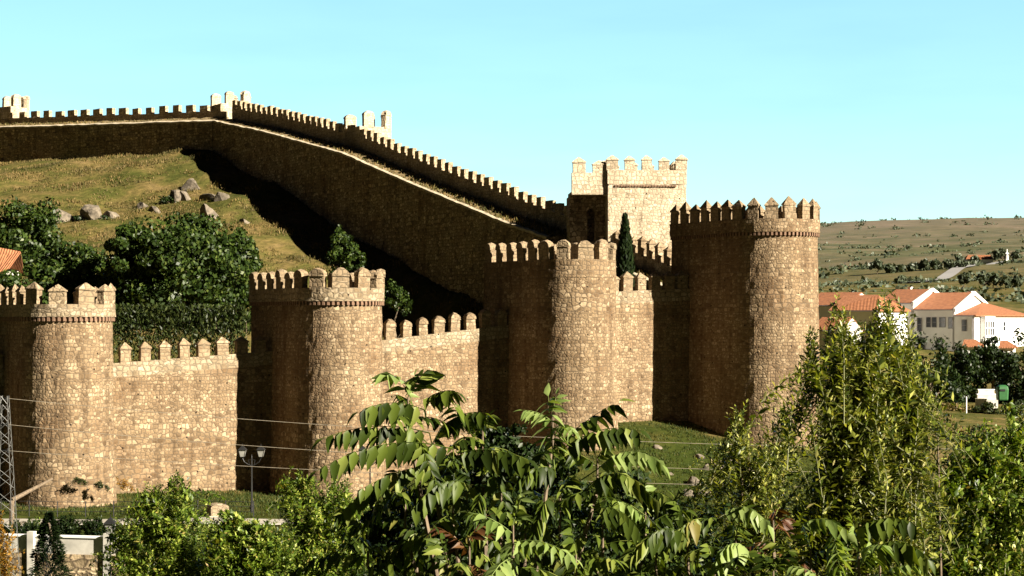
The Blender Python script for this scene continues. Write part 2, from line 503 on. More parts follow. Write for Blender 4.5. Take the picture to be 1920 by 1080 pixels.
inner_ctrl = [A3(0, 307, 294), A3(100, 300, 288), A3(200, 292, 281), A3(300, 287, 275), A3(360, 286, 268), A3(423, 308, 264),
              A3(493, 339, 254), A3(557, 374, 244), A3(620, 425, 235), A3(733, 474, 220.6), A3(867, 542, 205),
              A3(200, 440, 236), A3(50, 380, 250), A3(400, 398, 240), A3(300, 352, 256), A3(462, 425, 233), A3(440, 382, 243), A3(560, 495, 220), A3(120, 410, 243),
              A3(20, 470, 222), A3(330, 500, 215), (-52, 190, -0.5), (-33, 190, -0.8), (-18, 190, -1.5), (-10.8, 203, -1.8), (-4, 191, -2.6), (-14, 200, -1.6), (-45, 165, -4.2), (-28, 150, -5.4), (-12, 158, -5.0),
              (0, 165, -4.0), (-8, 180, -3.2), (3, 180, -2.0), (9, 172, -1.0), (-60, 150, -5), (-70, 200, 2), (-85, 260, 19), (-75, 295, 24.5), (-110, 300, 25), (-110, 200, 3)]
far_ctrl = [(75, 300, -5.0), (40, 300, -2.0), (120, 300, -6), (0, 300, 0), (-300, 300, 5), (80, 380, 1.2), A3(1740, 531, 600), A3(1560, 535, 600), A3(1920, 520, 600), A3(1880, 489, 900),
            A3(1700, 506, 900), A3(1560, 510, 900), A3(1740, 476, 1200), A3(1920, 468, 1200), A3(1540, 482, 1200), A3(1740, 447, 1900), A3(1540, 452, 1900), A3(1920, 440, 1900),
            A3(1540, 421, 2700), A3(1700, 414, 2700), A3(1800, 409, 2700), A3(1900, 413, 2700), A3(2100, 425, 2700), A3(1300, 436, 2700), A3(700, 440, 2700), A3(2700, 430, 2700),
            (0, 3600, 100), (900, 3600, 110), (2000, 3600, 90), (-1200, 2700, 60), (-1500, 1200, 10), (2000, 1200, 50), (0, 1200, 22), (-500, 600, 4), (700, 600, 15), (0, 6000, 60), (2500, 6000, 60), (-2500, 6000, 30)]
t_near, t_in = TPS(near_ctrl, 2e-3), TPS(inner_ctrl, 1e-3)
t_far = TPS(far_ctrl, 2e-3, 1000.0)


def sm(a, b, x):
    t = np.clip((x - a) / (b - a), 0, 1)
    return t * t * (3 - 2 * t)


_ph = rng.uniform(0, 6.28, (5, 24)); _an = rng.uniform(0, 6.28, (5, 24))


def wob(x, y, lam, k=0):
    """smooth pseudo noise of wavelength about lam, roughly -1..1"""
    z = 0
    for i in range(12):
        w = 2 * math.pi / lam * (0.6 + 0.07 * i)
        z = z + np.sin((x * math.cos(_an[k, i]) + y * math.sin(_an[k, i])) * w + _ph[k, i])
    return z / 4.5


def inside(x, y):
    """metres inside the fortress (negative outside), counted from the outer faces"""
    d1 = -((x - PB[0]) * CN[0] + (y - PB[1]) * CN[1])
    d2 = -((x - K[0]) * SN[0] + (y - K[1]) * SN[1]) + 3.4
    d3 = -((x - K[0]) * LN[0] + (y - K[1]) * LN[1]) + 3.4
    return np.minimum(np.minimum(d1, d2), d3)


def ground_z(x, y):
    x = np.asarray(x, float); y = np.asarray(y, float)
    xy = np.stack([x.ravel(), y.ravel()], 1)
    zn = t_near(xy).reshape(x.shape); zf = t_far(xy).reshape(x.shape)
    r = np.hypot(x, y)
    zn = np.clip(zn, -16, 12)
    w = sm(300, 430, r)
    z = zn * (1 - w) + zf * w
    z = z + w * (wob(x, y, 260, 1) * 2.2 + wob(x, y, 90, 2) * 0.8) * sm(420, 900, r)
    z = z + (1 - w) * (wob(x, y, 9, 3) * 0.07)
    d = inside(x, y)
    zi = t_in(xy).reshape(x.shape) + wob(x, y, 7, 4) * 0.18 + wob(x, y, 17, 0) * 0.3
    m = sm(0.6, 3.2, d)
    return z * (1 - m) + zi * m


def gz(x, y):
    return float(ground_z(np.array([x]), np.array([y]))[0])


def axis(lo, d0, d1, hi, step, grow=1.14):
    a = list(np.arange(d0, d1 + 1e-6, step))
    s = step; x = d0; L = []
    while x > lo:
        s *= grow; x -= s; L.append(x)
    s = step; x = a[-1]; R = []
    while x < hi:
        s *= grow; x += s; R.append(x)
    return np.array(L[::-1] + a + R)


gx = axis(-4000, -82, 92, 4000, 0.75)
gy = axis(-300, -4, 310, 7000, 0.85, 1.035)
GX, GY = np.meshgrid(gx, gy)
GZ = ground_z(GX, GY)
GV = np.stack([GX, GY, GZ], -1).reshape(-1, 3)
ny, nx = GX.shape
ii = (np.arange(ny - 1)[:, None] * nx + np.arange(nx - 1)[None, :]).ravel()
GQ = np.stack([ii, ii + 1, ii + nx + 1, ii + nx], 1)
gme = fast_mesh("ground", GV, GQ)
gme.polygons.foreach_set('use_smooth', [True] * len(gme.polygons))
# how dry the ground cover is (0 mown lawn, 1 dry grass)
dry = np.clip(sm(1, 6, inside(GX, GY)) + sm(24, 40, GX) * sm(120, 150, GY) + sm(200, 330, np.hypot(GX, GY)), 0, 1).ravel()
ins = inside(GX, GY)
near_wall = np.where(ins < 0.5, np.abs(np.minimum(ins, 0)), 99.0)
for C_, R_ in ((TA, 3.2), (TB, 3.4), (TC, 3.4), (TD, 4.2)):
    al = (GX - C_[0]) * CW[0] + (GY - C_[1]) * CW[1]; ou = (GX - C_[0]) * CN[0] + (GY - C_[1]) * CN[1]
    near_wall = np.minimum(near_wall, np.where(ins < 0.5, np.hypot(al, np.maximum(ou, 0)) - R_, 99.0))
worn = (1 - sm(.5, 2.4, near_wall + .5 * wob(GX, GY, 3, 1))) * .85
dry = np.clip(dry + worn.ravel(), 0, 1)
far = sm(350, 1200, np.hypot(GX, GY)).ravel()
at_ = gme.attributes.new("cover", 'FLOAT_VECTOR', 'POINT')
at_.data.foreach_set('vector', np.stack([dry, far, sm(1500, 2600, np.hypot(GX, GY)).ravel()], 1).astype(np.float32).ravel())  # last value: weight of the painted distance haze


def ground_mat():
    m, nt, b = new_mat("ground_cover")
    L = nt.links.new
    at = nt.nodes.new('ShaderNodeAttribute'); at.attribute_name = "cover"
    sep = nt.nodes.new('ShaderNodeSeparateXYZ'); L(at.outputs['Vector'], sep.inputs[0])
    geo = nt.nodes.new('ShaderNodeNewGeometry')

    def noise(scale, det=5, rough=0.6):
        n = nt.nodes.new('ShaderNodeTexNoise'); n.inputs['Scale'].default_value = scale
        n.inputs['Detail'].default_value = det; n.inputs['Roughness'].default_value = rough
        L(geo.outputs['Position'], n.inputs['Vector'])
        return n.outputs['Fac']
    n1, n2, n3, n4 = noise(0.16), noise(1.3), noise(0.012), noise(0.05)
    lawn = ramp_of(nt, n1, [(0.3, (0.0202, 0.0331, 0.0050)), (0.5, (0.0346, 0.0446, 0.0079)), (0.72, (0.0612, 0.0540, 0.0144))])
    lawn = mixc(nt, 0.85, lawn, ramp_of(nt, n2, [(0.3, (0.5, 0.55, 0.5)), (0.7, (1.35, 1.3, 1.25))]), 'MULTIPLY')
    hay = ramp_of(nt, n1, [(0.34, (0.046, 0.052, 0.012)), (0.46, (0.074, 0.070, 0.019)), (0.57, (0.118, 0.090, 0.032)), (0.70, (0.175, 0.122, 0.056))])
    hay = mixc(nt, 0.8, hay, ramp_of(nt, n2, [(0.3, (0.5, 0.55, 0.5)), (0.7, (1.4, 1.35, 1.3))]), 'MULTIPLY')
    heath_haze = ramp_of(nt, n3, [(0.33, (0.062, 0.070, 0.034)), (0.5, (0.098, 0.090, 0.051)), (0.66, (0.140, 0.112, 0.075))])
    heath_haze = mixc(nt, 0.8, heath_haze, ramp_of(nt, n4, [(0.35, (0.6, 0.66, 0.6)), (0.65, (1.3, 1.25, 1.2))]), 'MULTIPLY')
    heath_haze = mixc(nt, mathn(nt, 'MULTIPLY', sep.outputs[2], .4), heath_haze, (0.15, 0.118, 0.10))  # distance haze painted into the ground colour as a greyish mauve tint
    c = mixc(nt, sep.outputs[0], lawn, hay)
    c = mixc(nt, sep.outputs[1], c, heath_haze)
    L(c, b.inputs['Base Color'])
    b.inputs['Roughness'].default_value = 1.0
    b.inputs['Specular IOR Level'].default_value = 0.05
    bp = nt.nodes.new('ShaderNodeBump'); bp.inputs['Strength'].default_value = 0.6; bp.inputs['Distance'].default_value = 0.3
    L(n2, bp.inputs['Height']); L(bp.outputs['Normal'], b.inputs['Normal'])
    return m


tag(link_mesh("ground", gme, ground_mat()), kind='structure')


# ------------------------------------------------------------------ merlons
def merlon_mesh(name, style, w, d, h, mat, seed):
    r = random.Random(seed)
    mb = MB()
    j = lambda s=.02: r.uniform(-s, s)
    n = 3
    # slightly irregular shaft in three lifts
    rings = []
    for k in range(n + 1):
        z = h * k / n - (0.12 if k == 0 else 0)
        rings.append([(-w / 2 + j(), -d / 2 + j(), z), (w / 2 + j(), -d / 2 + j(), z), (w / 2 + j(), d / 2 + j(), z), (-w / 2 + j(), d / 2 + j(), z)])
    for k in range(n):
        for a in range(4):
            b = (a + 1) % 4
            mb.poly([rings[k][a], rings[k][b], rings[k + 1][b], rings[k + 1][a]])
    o = 0.06
    if style == 'flat':
        t = rings[-1]
        mb.poly([(p[0], p[1], p[2] + j(.03)) for p in t])
    elif style in ('point', 'sharp'):
        c = 0.42 if style == 'point' else 0.62
        base = [(-w / 2 - o, -d / 2 - o, h), (w / 2 + o, -d / 2 - o, h), (w / 2 + o, d / 2 + o, h), (-w / 2 - o, d / 2 + o, h)]
        up = [(p[0], p[1], p[2] + .09) for p in base]
        mb.poly(base[::-1])
        for a in range(4):
            b = (a + 1) % 4
            mb.poly([base[a], base[b], up[b], up[a]])
        ap = [(-w * .05 + j(), j(.03), h + .09 + c), (w * .05 + j(), j(.03), h + .09 + c + j())]
        mb.poly([up[0], up[1], ap[1], ap[0]]); mb.poly([up[1], up[2], ap[1]])
        mb.poly([up[2], up[3], ap[0], ap[1]]); mb.poly([up[3], up[0], ap[0]])
    else:  # rounded loaf top
        prof = []
        for t in np.linspace(0, math.pi, 9):
            prof.append((-math.cos(t) * (w / 2 + o * .6), h + math.sin(t) ** .8 * (0.50 + j(.03))))
        for s_, (pa, pb) in enumerate(zip(prof[:-1], prof[1:])):
            mb.poly([(pa[0], -d / 2 - o, pa[1]), (pb[0], -d / 2 - o, pb[1]), (pb[0] * .8, 0, pb[1] + .10), (pa[0] * .8, 0, pa[1] + .10)])
            mb.poly([(pb[0], d / 2 + o, pb[1]), (pa[0], d / 2 + o, pa[1]), (pa[0] * .8, 0, pa[1] + .10), (pb[0] * .8, 0, pb[1] + .10)])
        mb.poly([(p[0], -d / 2 - o, p[1]) for p in prof][::-1])
        mb.poly([(p[0], d / 2 + o, p[1]) for p in prof])
        mb.poly([(prof[0][0] * .8, 0, prof[0][1] + .1), (prof[0][0], -d / 2 - o, h), (prof[0][0], d / 2 + o, h)])
        mb.poly([(prof[-1][0] * .8, 0, prof[-1][1] + .1), (prof[-1][0], d / 2 + o, h), (prof[-1][0], -d / 2 - o, h)])
    uo = r.uniform(0, 30), r.uniform(0, 30)
    mb.uv = [(u + uo[0], v + uo[1]) for u, v in mb.uv]
    return mb, mat


class Merlons:
    """three meshes of one kind; each placed merlon is an object of its own"""
    def __init__(s, style, w, d, h, mat, seed):
        s.src = [merlon_mesh('merlon', style, w, d, h, mat, seed + i) for i in range(3)]
        s.me = [None] * 3; s.k = 0

    def put(s, parent, p, n):
        i = s.k % 3; s.k += 1
        loc = np.array(p, float) - np.array(parent.location)
        rz = math.atan2(n[1], n[0]) + math.pi / 2
        if s.me[i] is None:
            mb, mat = s.src[i]
            o = mb.build('merlon', mat, parent)
            s.me[i] = o
        else:
            o = s.me[i].copy(); COL.objects.link(o); o.parent = parent
        o.location = loc
        o.rotation_euler = (random.gauss(0, .012), random.gauss(0, .018), rz + random.gauss(0, .03))
        o.scale = (random.uniform(.88, 1.12), 1, random.uniform(.86, 1.08))
        return o


# ------------------------------------------------------------------ towers of the lower wall
def outline(R, Fl, T, step=0.45):
    """local plan (along, outward), normals; from the rear left corner round the front to the rear right corner"""
    pts = []; nn = []
    L = Fl + T
    m = max(3, int(L / step))
    for k in range(m):
        pts.append((-R, -L + L * k / m)); nn.append((-1, 0))
    for t in np.linspace(math.pi, 0, 33):
        pts.append((R * math.cos(t), R * math.sin(t))); nn.append((math.cos(t), math.sin(t)))
    for k in range(1, m + 1):
        pts.append((R, -L * k / m)); nn.append((1, 0))
    return np.array(pts), np.array(nn)


def d_tower(name, label, C, Nn, R, Fl, T, zb, zc, zg, mer, period, mats, group, cornice=True, batter=0.16, start=0.4, seed=0, corbels=True, cat='tower'):
    W = np.array([-Nn[1], Nn[0]])
    pts, nn = outline(R, Fl, T)
    root = thing(name, (C[0], C[1], zb), label, cat, group)
    O = np.array(root.location)
    w2 = lambda a: a[:, :1] * W[None, :] + a[:, 1:] * Nn[None, :]
    arc = np.concatenate([[0], np.cumsum(np.linalg.norm(np.diff(pts, axis=0), axis=1))])
    rs = np.random.default_rng(seed)
    u0 = rs.uniform(0, 50)

    def ring(off, z):
        xy = w2(pts + nn * off) + C
        return np.concatenate([xy, np.full((len(xy), 1), z)], 1)

    def closed(fn_off, zs, jit, mb, zj=0.0):
        rows = []; uvs = []
        for k, z in enumerate(zs):
            o = fn_off(z)
            off = o + (rs.normal(0, jit, len(pts)) if jit else 0)
            xy = w2(pts + nn * np.reshape(off, (-1, 1)) if np.ndim(off) else pts + nn * off) + C
            zz = np.full(len(xy), z) + (rs.normal(0, zj, len(pts)) if zj and k in (0, len(zs) - 1) else 0)
            r = np.concatenate([xy, zz[:, None]], 1)
            rows.append(np.concatenate([r, r[:1]], 0))
            uvs.append(np.stack([np.append(arc, arc[-1] + 2 * R) + u0, np.full(len(arc) + 1, z)], 1))
        mb.grid(np.array(rows)[:, ::1], np.array(uvs))
        return rows

    # shaft
    mb = MB()
    n = int((zc - zb) / 0.5)
    zs = np.linspace(zb - 1.0, zc, n)
    rows = closed(lambda z: batter * (zc - z) / (zc - zb) * (1 + 1.2 * max(0, (zb + 2.5 - z) / 2.5)), zs, 0.018, mb)
    mb.poly([p for p in ring(0, zc - .02)])
    mb.v = [tuple(np.array(v) - O) for v in mb.v]
    mb.build('tower_shaft', mats[0], root)
    # parapet
    ov = 0.20 if cornice else 0.0
    mb = MB()
    th = 0.55
    zt = lambda: None
    closed(lambda z: ov, np.linspace(zc + (.16 if cornice else 0), zg, 4), 0.02, mb)
    zs2 = [zg, zg - 1.3]
    closed(lambda z: ov - th, zs2, 0.0, mb)
    top_o = ring(ov, zg); top_i = ring(ov - th, zg)
    top_o = np.concatenate([top_o, top_o[:1]]); top_i = np.concatenate([top_i, top_i[:1]])
    mb.grid(np.array([top_o, top_i]))
    if cornice:
        b_o = ring(ov, zc + .16); b_i = ring(-.3, zc + .16)
        b_o = np.concatenate([b_o, b_o[:1]]); b_i = np.concatenate([b_i, b_i[:1]])
        mb.grid(np.array([b_i, b_o]))
    mb.v = [tuple(np.array(v) - O) for v in mb.v]
    mb.build('parapet', mats[1], root)
    # floor behind the parapet
    mb = MB(); mb.poly([tuple(p - O) for p in ring(ov - th, zg - 1.3)]); mb.build('roof_platform', M['coping'], root)
    # sawtooth corbel course
    def along(s):
        k = np.searchsorted(arc, s) - 1
        k = max(0, min(len(arc) - 2, k))
        t = (s - arc[k]) / (arc[k + 1] - arc[k])
        p = pts[k] * (1 - t) + pts[k + 1] * t
        q = nn[k] * (1 - t) + nn[k + 1] * t
        q = q / np.linalg.norm(q)
        return (w2(p[None])[0] + C), w2(q[None])[0]
    if cornice:
        mb = MB()
        lo_, hi_ = [], []
        s = 0.05
        while s < arc[-1] - .4:
            for ds, of in ((0, .03), (.005, .18), (.165, .18), (.17, .03)):
                p, q = along(s + ds)
                c = p + q * of - O[:2]
                lo_.append((c[0], c[1], zc - .13 - O[2])); hi_.append((c[0], c[1], zc + .155 - O[2]))
            s += 0.34
        mb.grid(np.array([lo_, hi_]))
        inn_ = []
        s = 0.05
        while s < arc[-1] - .4:
            for ds in (0, .005, .165, .17):
                p, q = along(s + ds); c = p - q * .1 - O[:2]
                inn_.append((c[0], c[1], zc - .13 - O[2]))
            s += 0.34
        mb.grid(np.array([inn_, lo_]))
        mb.build('corbel_course', M['brick'], root)
    s = start
    while s < arc[-1] - .2:
        p, q = along(s)
        c = p + q * (ov - th / 2 - .02)
        mer.put(root, (c[0], c[1], zg), q)
        s += period
    return root


GT = None
mA = Merlons('point', 1.05, 0.50, 0.92, M['cap'], 100)
d_tower('stone_tower', 'round fronted granite tower with pointed merlons at the left edge behind the lattice mast', TA, CN, 3.05, FL, 4.2, -12.8, 0.05, 1.05, mA, 1.86,
        (M['stone'], M['stone_pale']), 'towers of the lower wall', seed=1, start=.75)
mB = Merlons('round', 1.10, 0.50, 0.78, M['cap'], 110)
d_tower('stone_tower', 'round fronted granite tower with loaf shaped merlons, behind the double street lamp', TB, CN, 3.25, FL, 4.2, -13.2, 1.2, 2.32, mB, 1.72,
        (M['stone'], M['stone_pale']), 'towers of the lower wall', seed=2, start=.5)
mC = Merlons('round', 1.05, 0.50, 0.95, M['cap'], 120)
d_tower('stone_tower', 'round fronted granite tower without a corbel course, between two curtain walls', TC, CN, 3.3, FL, 4.2, -10.4, 3.3, 4.68, mC, 1.75,
        (M['stone'], M['stone']), 'towers of the lower wall', cornice=False, seed=3, start=.6)
mD = Merlons('sharp', 0.98, 0.50, 1.05, M['cap'], 130)
d_tower('corner_tower', 'largest round fronted granite tower with sharp tipped merlons, right of the gate tower', TD, CN, 3.85, 6.7, 2.0, -11.0, 6.95, 8.18, mD, 1.48,
        (M['stone'], M['stone']), 'towers of the lower wall', seed=4, start=.5, batter=.28)


# ------------------------------------------------------------------ curtain walls
def curtain(name, label, P0, P1, W, Nout, z0, z1, zb0, zb1, thick, par_h, par_t, mer, period, first, mats, group, walk=1.0, cat='wall',
            walk_tilt=0.0, par_outer=True, coping=False, seed=0, step=0.6, profile=None, stuff=None):
    """P0,P1: plan points on the face named by Nout... the face seen by the camera lies on the line P0-P1.
    z0,z1: height of the gaps between merlons at both ends; zb: ground; thick goes behind the line (against Nout)."""
    rs = np.random.default_rng(seed)
    P0 = np.array(P0, float); P1 = np.array(P1, float)
    Lh = np.linalg.norm(P1 - P0); d = (P1 - P0) / Lh
    zg = (lambda t: z0 + (z1 - z0) * t) if profile is None else profile
    root = thing(name, (P0[0], P0[1], zb0), label, cat, group)
    O = np.array(root.location)
    n = max(2, int(Lh / step)); ts = np.linspace(0, 1, n + 1)
    mz = 22
    mb = MB()
    ztop = np.array([zg(t) - (par_h if not par_outer else walk) for t in ts])
    zbot = np.array([zb0 + (zb1 - zb0) * t for t in ts]) - 1.2
    xy = P0[None] + d[None] * (ts * Lh)[:, None]

    def face(offset, zt, jit):
        rows = []; uv = []
        for k in range(mz + 1):
            f = k / mz
            o = offset + (rs.normal(0, jit, n + 1) if jit else 0)
            p = xy + Nout[None] * np.reshape(o, (-1, 1)) if jit else xy + Nout[None] * offset
            z = zbot + (zt - zbot) * f
            rows.append(np.concatenate([p, z[:, None]], 1)); uv.append(np.stack([ts * Lh, z], 1))
        return np.array(rows), np.array(uv)
    return root, O, xy, ts, Lh, d, zg, ztop, zbot, face, mb, n, rs


def lower_curtain(label, P0, P1, z0, z1, zb0, zb1, mer, period, first, seed, mats):
    """outer face on P0-P1, merlons along the outer edge"""
    root, O, xy, ts, Lh, d, zg, ztop, zbot, face, mb, n, rs = curtain('curtain_wall', label, P0, P1, CW, CN, z0, z1, zb0, zb1, 3.2, 1.0, .55, mer, period, first, mats, 'curtains of the lower wall', seed=seed, walk=1.0)
    R, UV = face(0.0, ztop, 0.03)
    mb.grid(R, UV)
    Rb, UVb = face(-3.2, ztop, 0.0)
    mb.grid(Rb[:, ::-1], UVb[:, ::-1])
    mb.grid(np.array([np.array(R[-1]), np.array(Rb[-1])]))
    mb.v = [tuple(np.array(v) - O) for v in mb.v]
    mb.build('wall_body', mats[0], root)
    # parapet, flush with the face
    mb = MB()
    zt = np.array([zg(t) for t in ts])
    f0 = R[-1].copy(); rows = []
    for k in range(4):
        f = k / 3
        p = f0.copy(); p[:, 2] = ztop + (zt - ztop) * f
        rows.append(p)
    rows = np.array(rows)
    mb.grid(rows, np.stack([np.repeat((ts * Lh)[None], 4, 0), rows[:, :, 2]], -1))
    inn = np.concatenate([xy - CN[None] * .55, zt[:, None]], 1)
    low = inn.copy(); low[:, 2] = ztop
    mb.grid(np.array([rows[-1], inn])); mb.grid(np.array([inn, low]))
    mb.v = [tuple(np.array(v) - O) for v in mb.v]
    mb.build('parapet', mats[1], root)
    s = first
    while s < Lh - .2:
        p = P0 + d * s - CN * .28
        mer.put(root, (p[0], p[1], zg(s / Lh)), CN)
        s += period
    return root


m1 = Merlons('point', 0.80, 0.50, 0.92, M['cap'], 140)
m2 = Merlons('round', 0.80, 0.50, 0.95, M['cap'], 150)
m3 = Merlons('point', 0.85, 0.50, 1.05, M['cap'], 160)
lower_curtain('shaded end of the low wall running out of the picture at the left edge', PA - CW * 16, PA - CW * 3, -3.4, -3.4, -12.2, -12.5, m1, 1.5, .5, 11, (M['stone'], M['stone_pale']))
lower_curtain('sunlit curtain wall with pointed merlons between the leftmost tower and the tower with loaf shaped merlons', PA + CW * 3, PB - CW * 3, -3.2, -2.3, -12.5, -12.8, m1, 1.48, 1.15, 12, (M['stone'], M['stone_pale']))
lower_curtain('curtain wall with rounded merlons, above the broad leaved tree and left of the tower without corbels', PB + CW * 3, PC - CW * 3, -1.85, -0.35, -12.8, -10, m2, 1.40, .75, 13, (M['stone_fine'], M['stone_pale']))
lower_curtain('narrow sunlit curtain wall with pointed merlons joining the corner tower above the grass slope', PC + CW * 3, PD - CW * 3, 2.2, 2.75, -10, -8.6, m3, 1.38, .85, 14, (M['stone_fine'], M['stone_pale']))


# ------------------------------------------------------------------ upper walls (seen from inside the town)
GRASS_JOBS = []


def upper_wall(label, P0, P1, Nout, prof_edge, zb, width, drop, par_h, mer, period, seed, coping_w=0.5, name='rampart_wall', step=0.9, first=0.6):
    """inner face on the line P0-P1 (Nout points away from it to the outer side);
    the walkway rises by `drop` from the inner edge to the parapet standing on the outer edge"""
    rs = np.random.default_rng(seed)
    P0 = np.array(P0, float); P1 = np.array(P1, float)
    Lh = np.linalg.norm(P1 - P0); d = (P1 - P0) / Lh
    n = max(3, int(Lh / step)); ts = np.linspace(0, 1, n + 1)
    xy = P0[None] + d[None] * (ts * Lh)[:, None]
    ze = np.array([prof_edge(t) for t in ts]) + rs.normal(0, .03, n + 1)
    zbt = np.array([min(zb(t), prof_edge(t) - 1.5) for t in ts])
    root = thing(name, (P0[0], P0[1], zb(0)), label, 'wall', 'walls climbing the hill')
    O = np.array(root.location)

    def row(off, z):
        return np.concatenate([xy + Nout[None] * off, np.asarray(z)[:, None]], 1)
    mb = MB(); rows = []; uv = []
    for k in range(13):
        f = k / 12
        z = zbt + (ze - zbt) * f
        p = row(0, z); p[:, :2] += Nout[None] * rs.normal(0, .035, (n + 1, 1))
        rows.append(p); uv.append(np.stack([ts * Lh, z], 1))
    mb.grid(np.array(rows), np.array(uv))
    # outer face and ends
    mb.grid(np.array([row(width, ze + drop), row(width, zbt - 6)]), None)
    mb.poly([rows[0][0], rows[-1][0], row(width, ze + drop)[0], row(width, zbt - 6)[0]])
    mb.poly([rows[0][-1], rows[-1][-1], row(width, ze + drop)[-1], row(width, zbt - 6)[-1]])
    mb.v = [tuple(np.array(v) - O) for v in mb.v]
    mb.build('wall_body', M['stone_grey'], root)
    # walkway: pale coping along the inner edge, then grassy paving
    g = lambda a, o=0: row(a, ze + drop * (a / width) + o)
    mb = MB()
    c0, c1 = -0.10, coping_w
    mb.grid(np.array([g(c0, -.14), g(c0, .10 * 1), g(c1, .12), g(c1, -.1)]))
    mb.v = [tuple(np.array(v) - O) for v in mb.v]
    mb.build('coping', M['coping'], root)
    mb = MB()
    a = np.linspace(coping_w, width - .6, 5)
    rr = np.array([row(x, ze + drop * (x / width) + .05 + rs.normal(0, .05, n + 1)) for x in a])
    mb.grid(rr)
    mb.v = [tuple(np.array(v) - O) for v in mb.v]
    mb.build('walkway', M['walk_grass'], root, smooth=True)
    ng = int(Lh * 26)
    q = rs.random(ng) ** .9; off = coping_w + rs.random(ng) ** 1.3 * (width - .7 - coping_w)
    bp_ = P0 + d * (q * Lh)[:, None] + Nout * off[:, None]
    GRASS_JOBS.append((root, np.concatenate([bp_, (np.interp(q, ts, ze) + drop * off / width)[:, None]], 1), q))
    # parapet
    zp = ze + drop
    mb = MB()
    i0 = width - .6
    zt = zp + par_h + rs.normal(0, .02, n + 1)
    rws = np.array([row(i0, zp - .4), row(i0, zp + par_h * .5), row(i0, zt), row(width, zt), row(width, zp - .4)])
    UV = np.stack([np.repeat((ts * Lh)[None], 5, 0), np.stack([zp - .4, zp + par_h * .5, zt, zt + .6, zp])], -1)
    mb.grid(rws, UV)
    mb.poly([r[0] for r in rws]); mb.poly([r[-1] for r in rws])
    mb.v = [tuple(np.array(v) - O) for v in mb.v]
    mb.build('parapet', M['rampart'], root)
    s = first
    while s < Lh - .4:
        p = P0 + d * s + Nout * (width - .3)
        mer.put(root, (p[0], p[1], float(np.interp(s / Lh, ts, zt)) - .03), Nout)
        s += period
    return root


def walk_grass():
    m, nt, b = new_mat('dry_grass_walkway')
    geo = nt.nodes.new('ShaderNodeNewGeometry')
    nz = nt.nodes.new('ShaderNodeTexNoise'); nz.inputs['Scale'].default_value = 0.9; nz.inputs['Detail'].default_value = 5
    nt.links.new(geo.outputs['Position'], nz.inputs['Vector'])
    nt.links.new(ramp_of(nt, nz.outputs['Fac'], [(.3, (.09, .068, .022)), (.5, (.155, .108, .045)), (.7, (.23, .17, .09))]), b.inputs['Base Color'])
    b.inputs['Roughness'].default_value = 1
    return m


M['walk_grass'] = walk_grass()
su = [0, .2, .469, .65, .81, .90, 1.0]
sz = [28.1, 25.0, 20.3, 15.95, 12.25, 10.2, 8.2]
edge_s = lambda t: float(np.interp(t, su, sz))
foot_s = lambda t: float(np.interp(t, [0, .05, .3215, .618, .807, 1.0], [23.0, 21.5, 15.3, 7.7, 3.2, 0.0])) - 1.0
mU = Merlons('flat', 1.12, 0.55, 1.12, M['rampart'], 170)
upper_wall('long rampart climbing the hill, its shaded inner face above the trees and its square merlons on the skyline', K, E, SN, edge_s, foot_s, 3.4, 0.50, 1.55, mU, 1.85, 21, coping_w=.32)
mL = Merlons('flat', 1.35, 0.62, 1.0, M['rampart'], 180)
Lend = K + LW * 66
edge_l = lambda t: float(np.interp(t, [0, 1], [28.1, 30.4]))
upper_wall('hilltop rampart with square merlons above the dry grass at the upper left', K + LW * .2, Lend, LN, edge_l, lambda t: 21.5, 3.4, 0.95, 0.75, mL, 2.72, 22, coping_w=.7, first=1.6)
# lower end of the climbing wall: passes in front of the gate tower to the corner tower
m5 = Merlons('point', 0.5, 0.8, 1.3, M['cap'], 190)
d5 = (J - E) / np.linalg.norm(J - E); n5 = np.array([-d5[1], d5[0]]); n5 = n5 if n5[0] > 0 else -n5
edge_5 = lambda t: float(np.interp(t, [0, .3, 1], [6.6, 6.2, 2.6]))
upper_wall('stepped wall with narrow pointed merlons running down from the gate tower behind the cypress', E + d5 * .3, J, n5, edge_5, lambda t: -2.0, 3.0, 0.1, 1.3, m5, 1.4, 23, step=.7, name='stepped_wall', first=8.2)

# ------------------------------------------------------------------ turrets on the climbing wall
mT = Merlons('round', 1.35, 0.6, 1.45, M['stone_gate'], 200)


def turret(label, t, line0, dirv, Nout, zedge, R, Fl, rise, seed, period=2.75, start=1.3):
    p = line0 + dirv * t + Nout * (3.4 + Fl)
    zg = zedge + rise
    return d_tower('wall_turret', label, p, Nout, R, Fl, 0.6, zedge - 12, zg - 1.5, zg, mT, period, (M['stone_gate'], M['stone_gate']), 'turrets on the climbing wall', cornice=False, seed=seed, start=start, batter=.1)


Ls = np.linalg.norm(E - K)
turret('pale turret with three round topped merlons halfway down the long rampart', Ls * .435, K, SW, SN, edge_s(.45), 2.4, 2.2, 3.2, 31)
turret('pale turret with three round topped merlons at the bend on the hilltop', -6.5, K, SW, SN, 28.1, 2.4, 2.2, 3.1, 32)
turret('pale turret at the upper left corner beside the hilltop rampart', 47.5, K, LW, LN, 30.0, 2.4, 2.0, 3.3, 33)


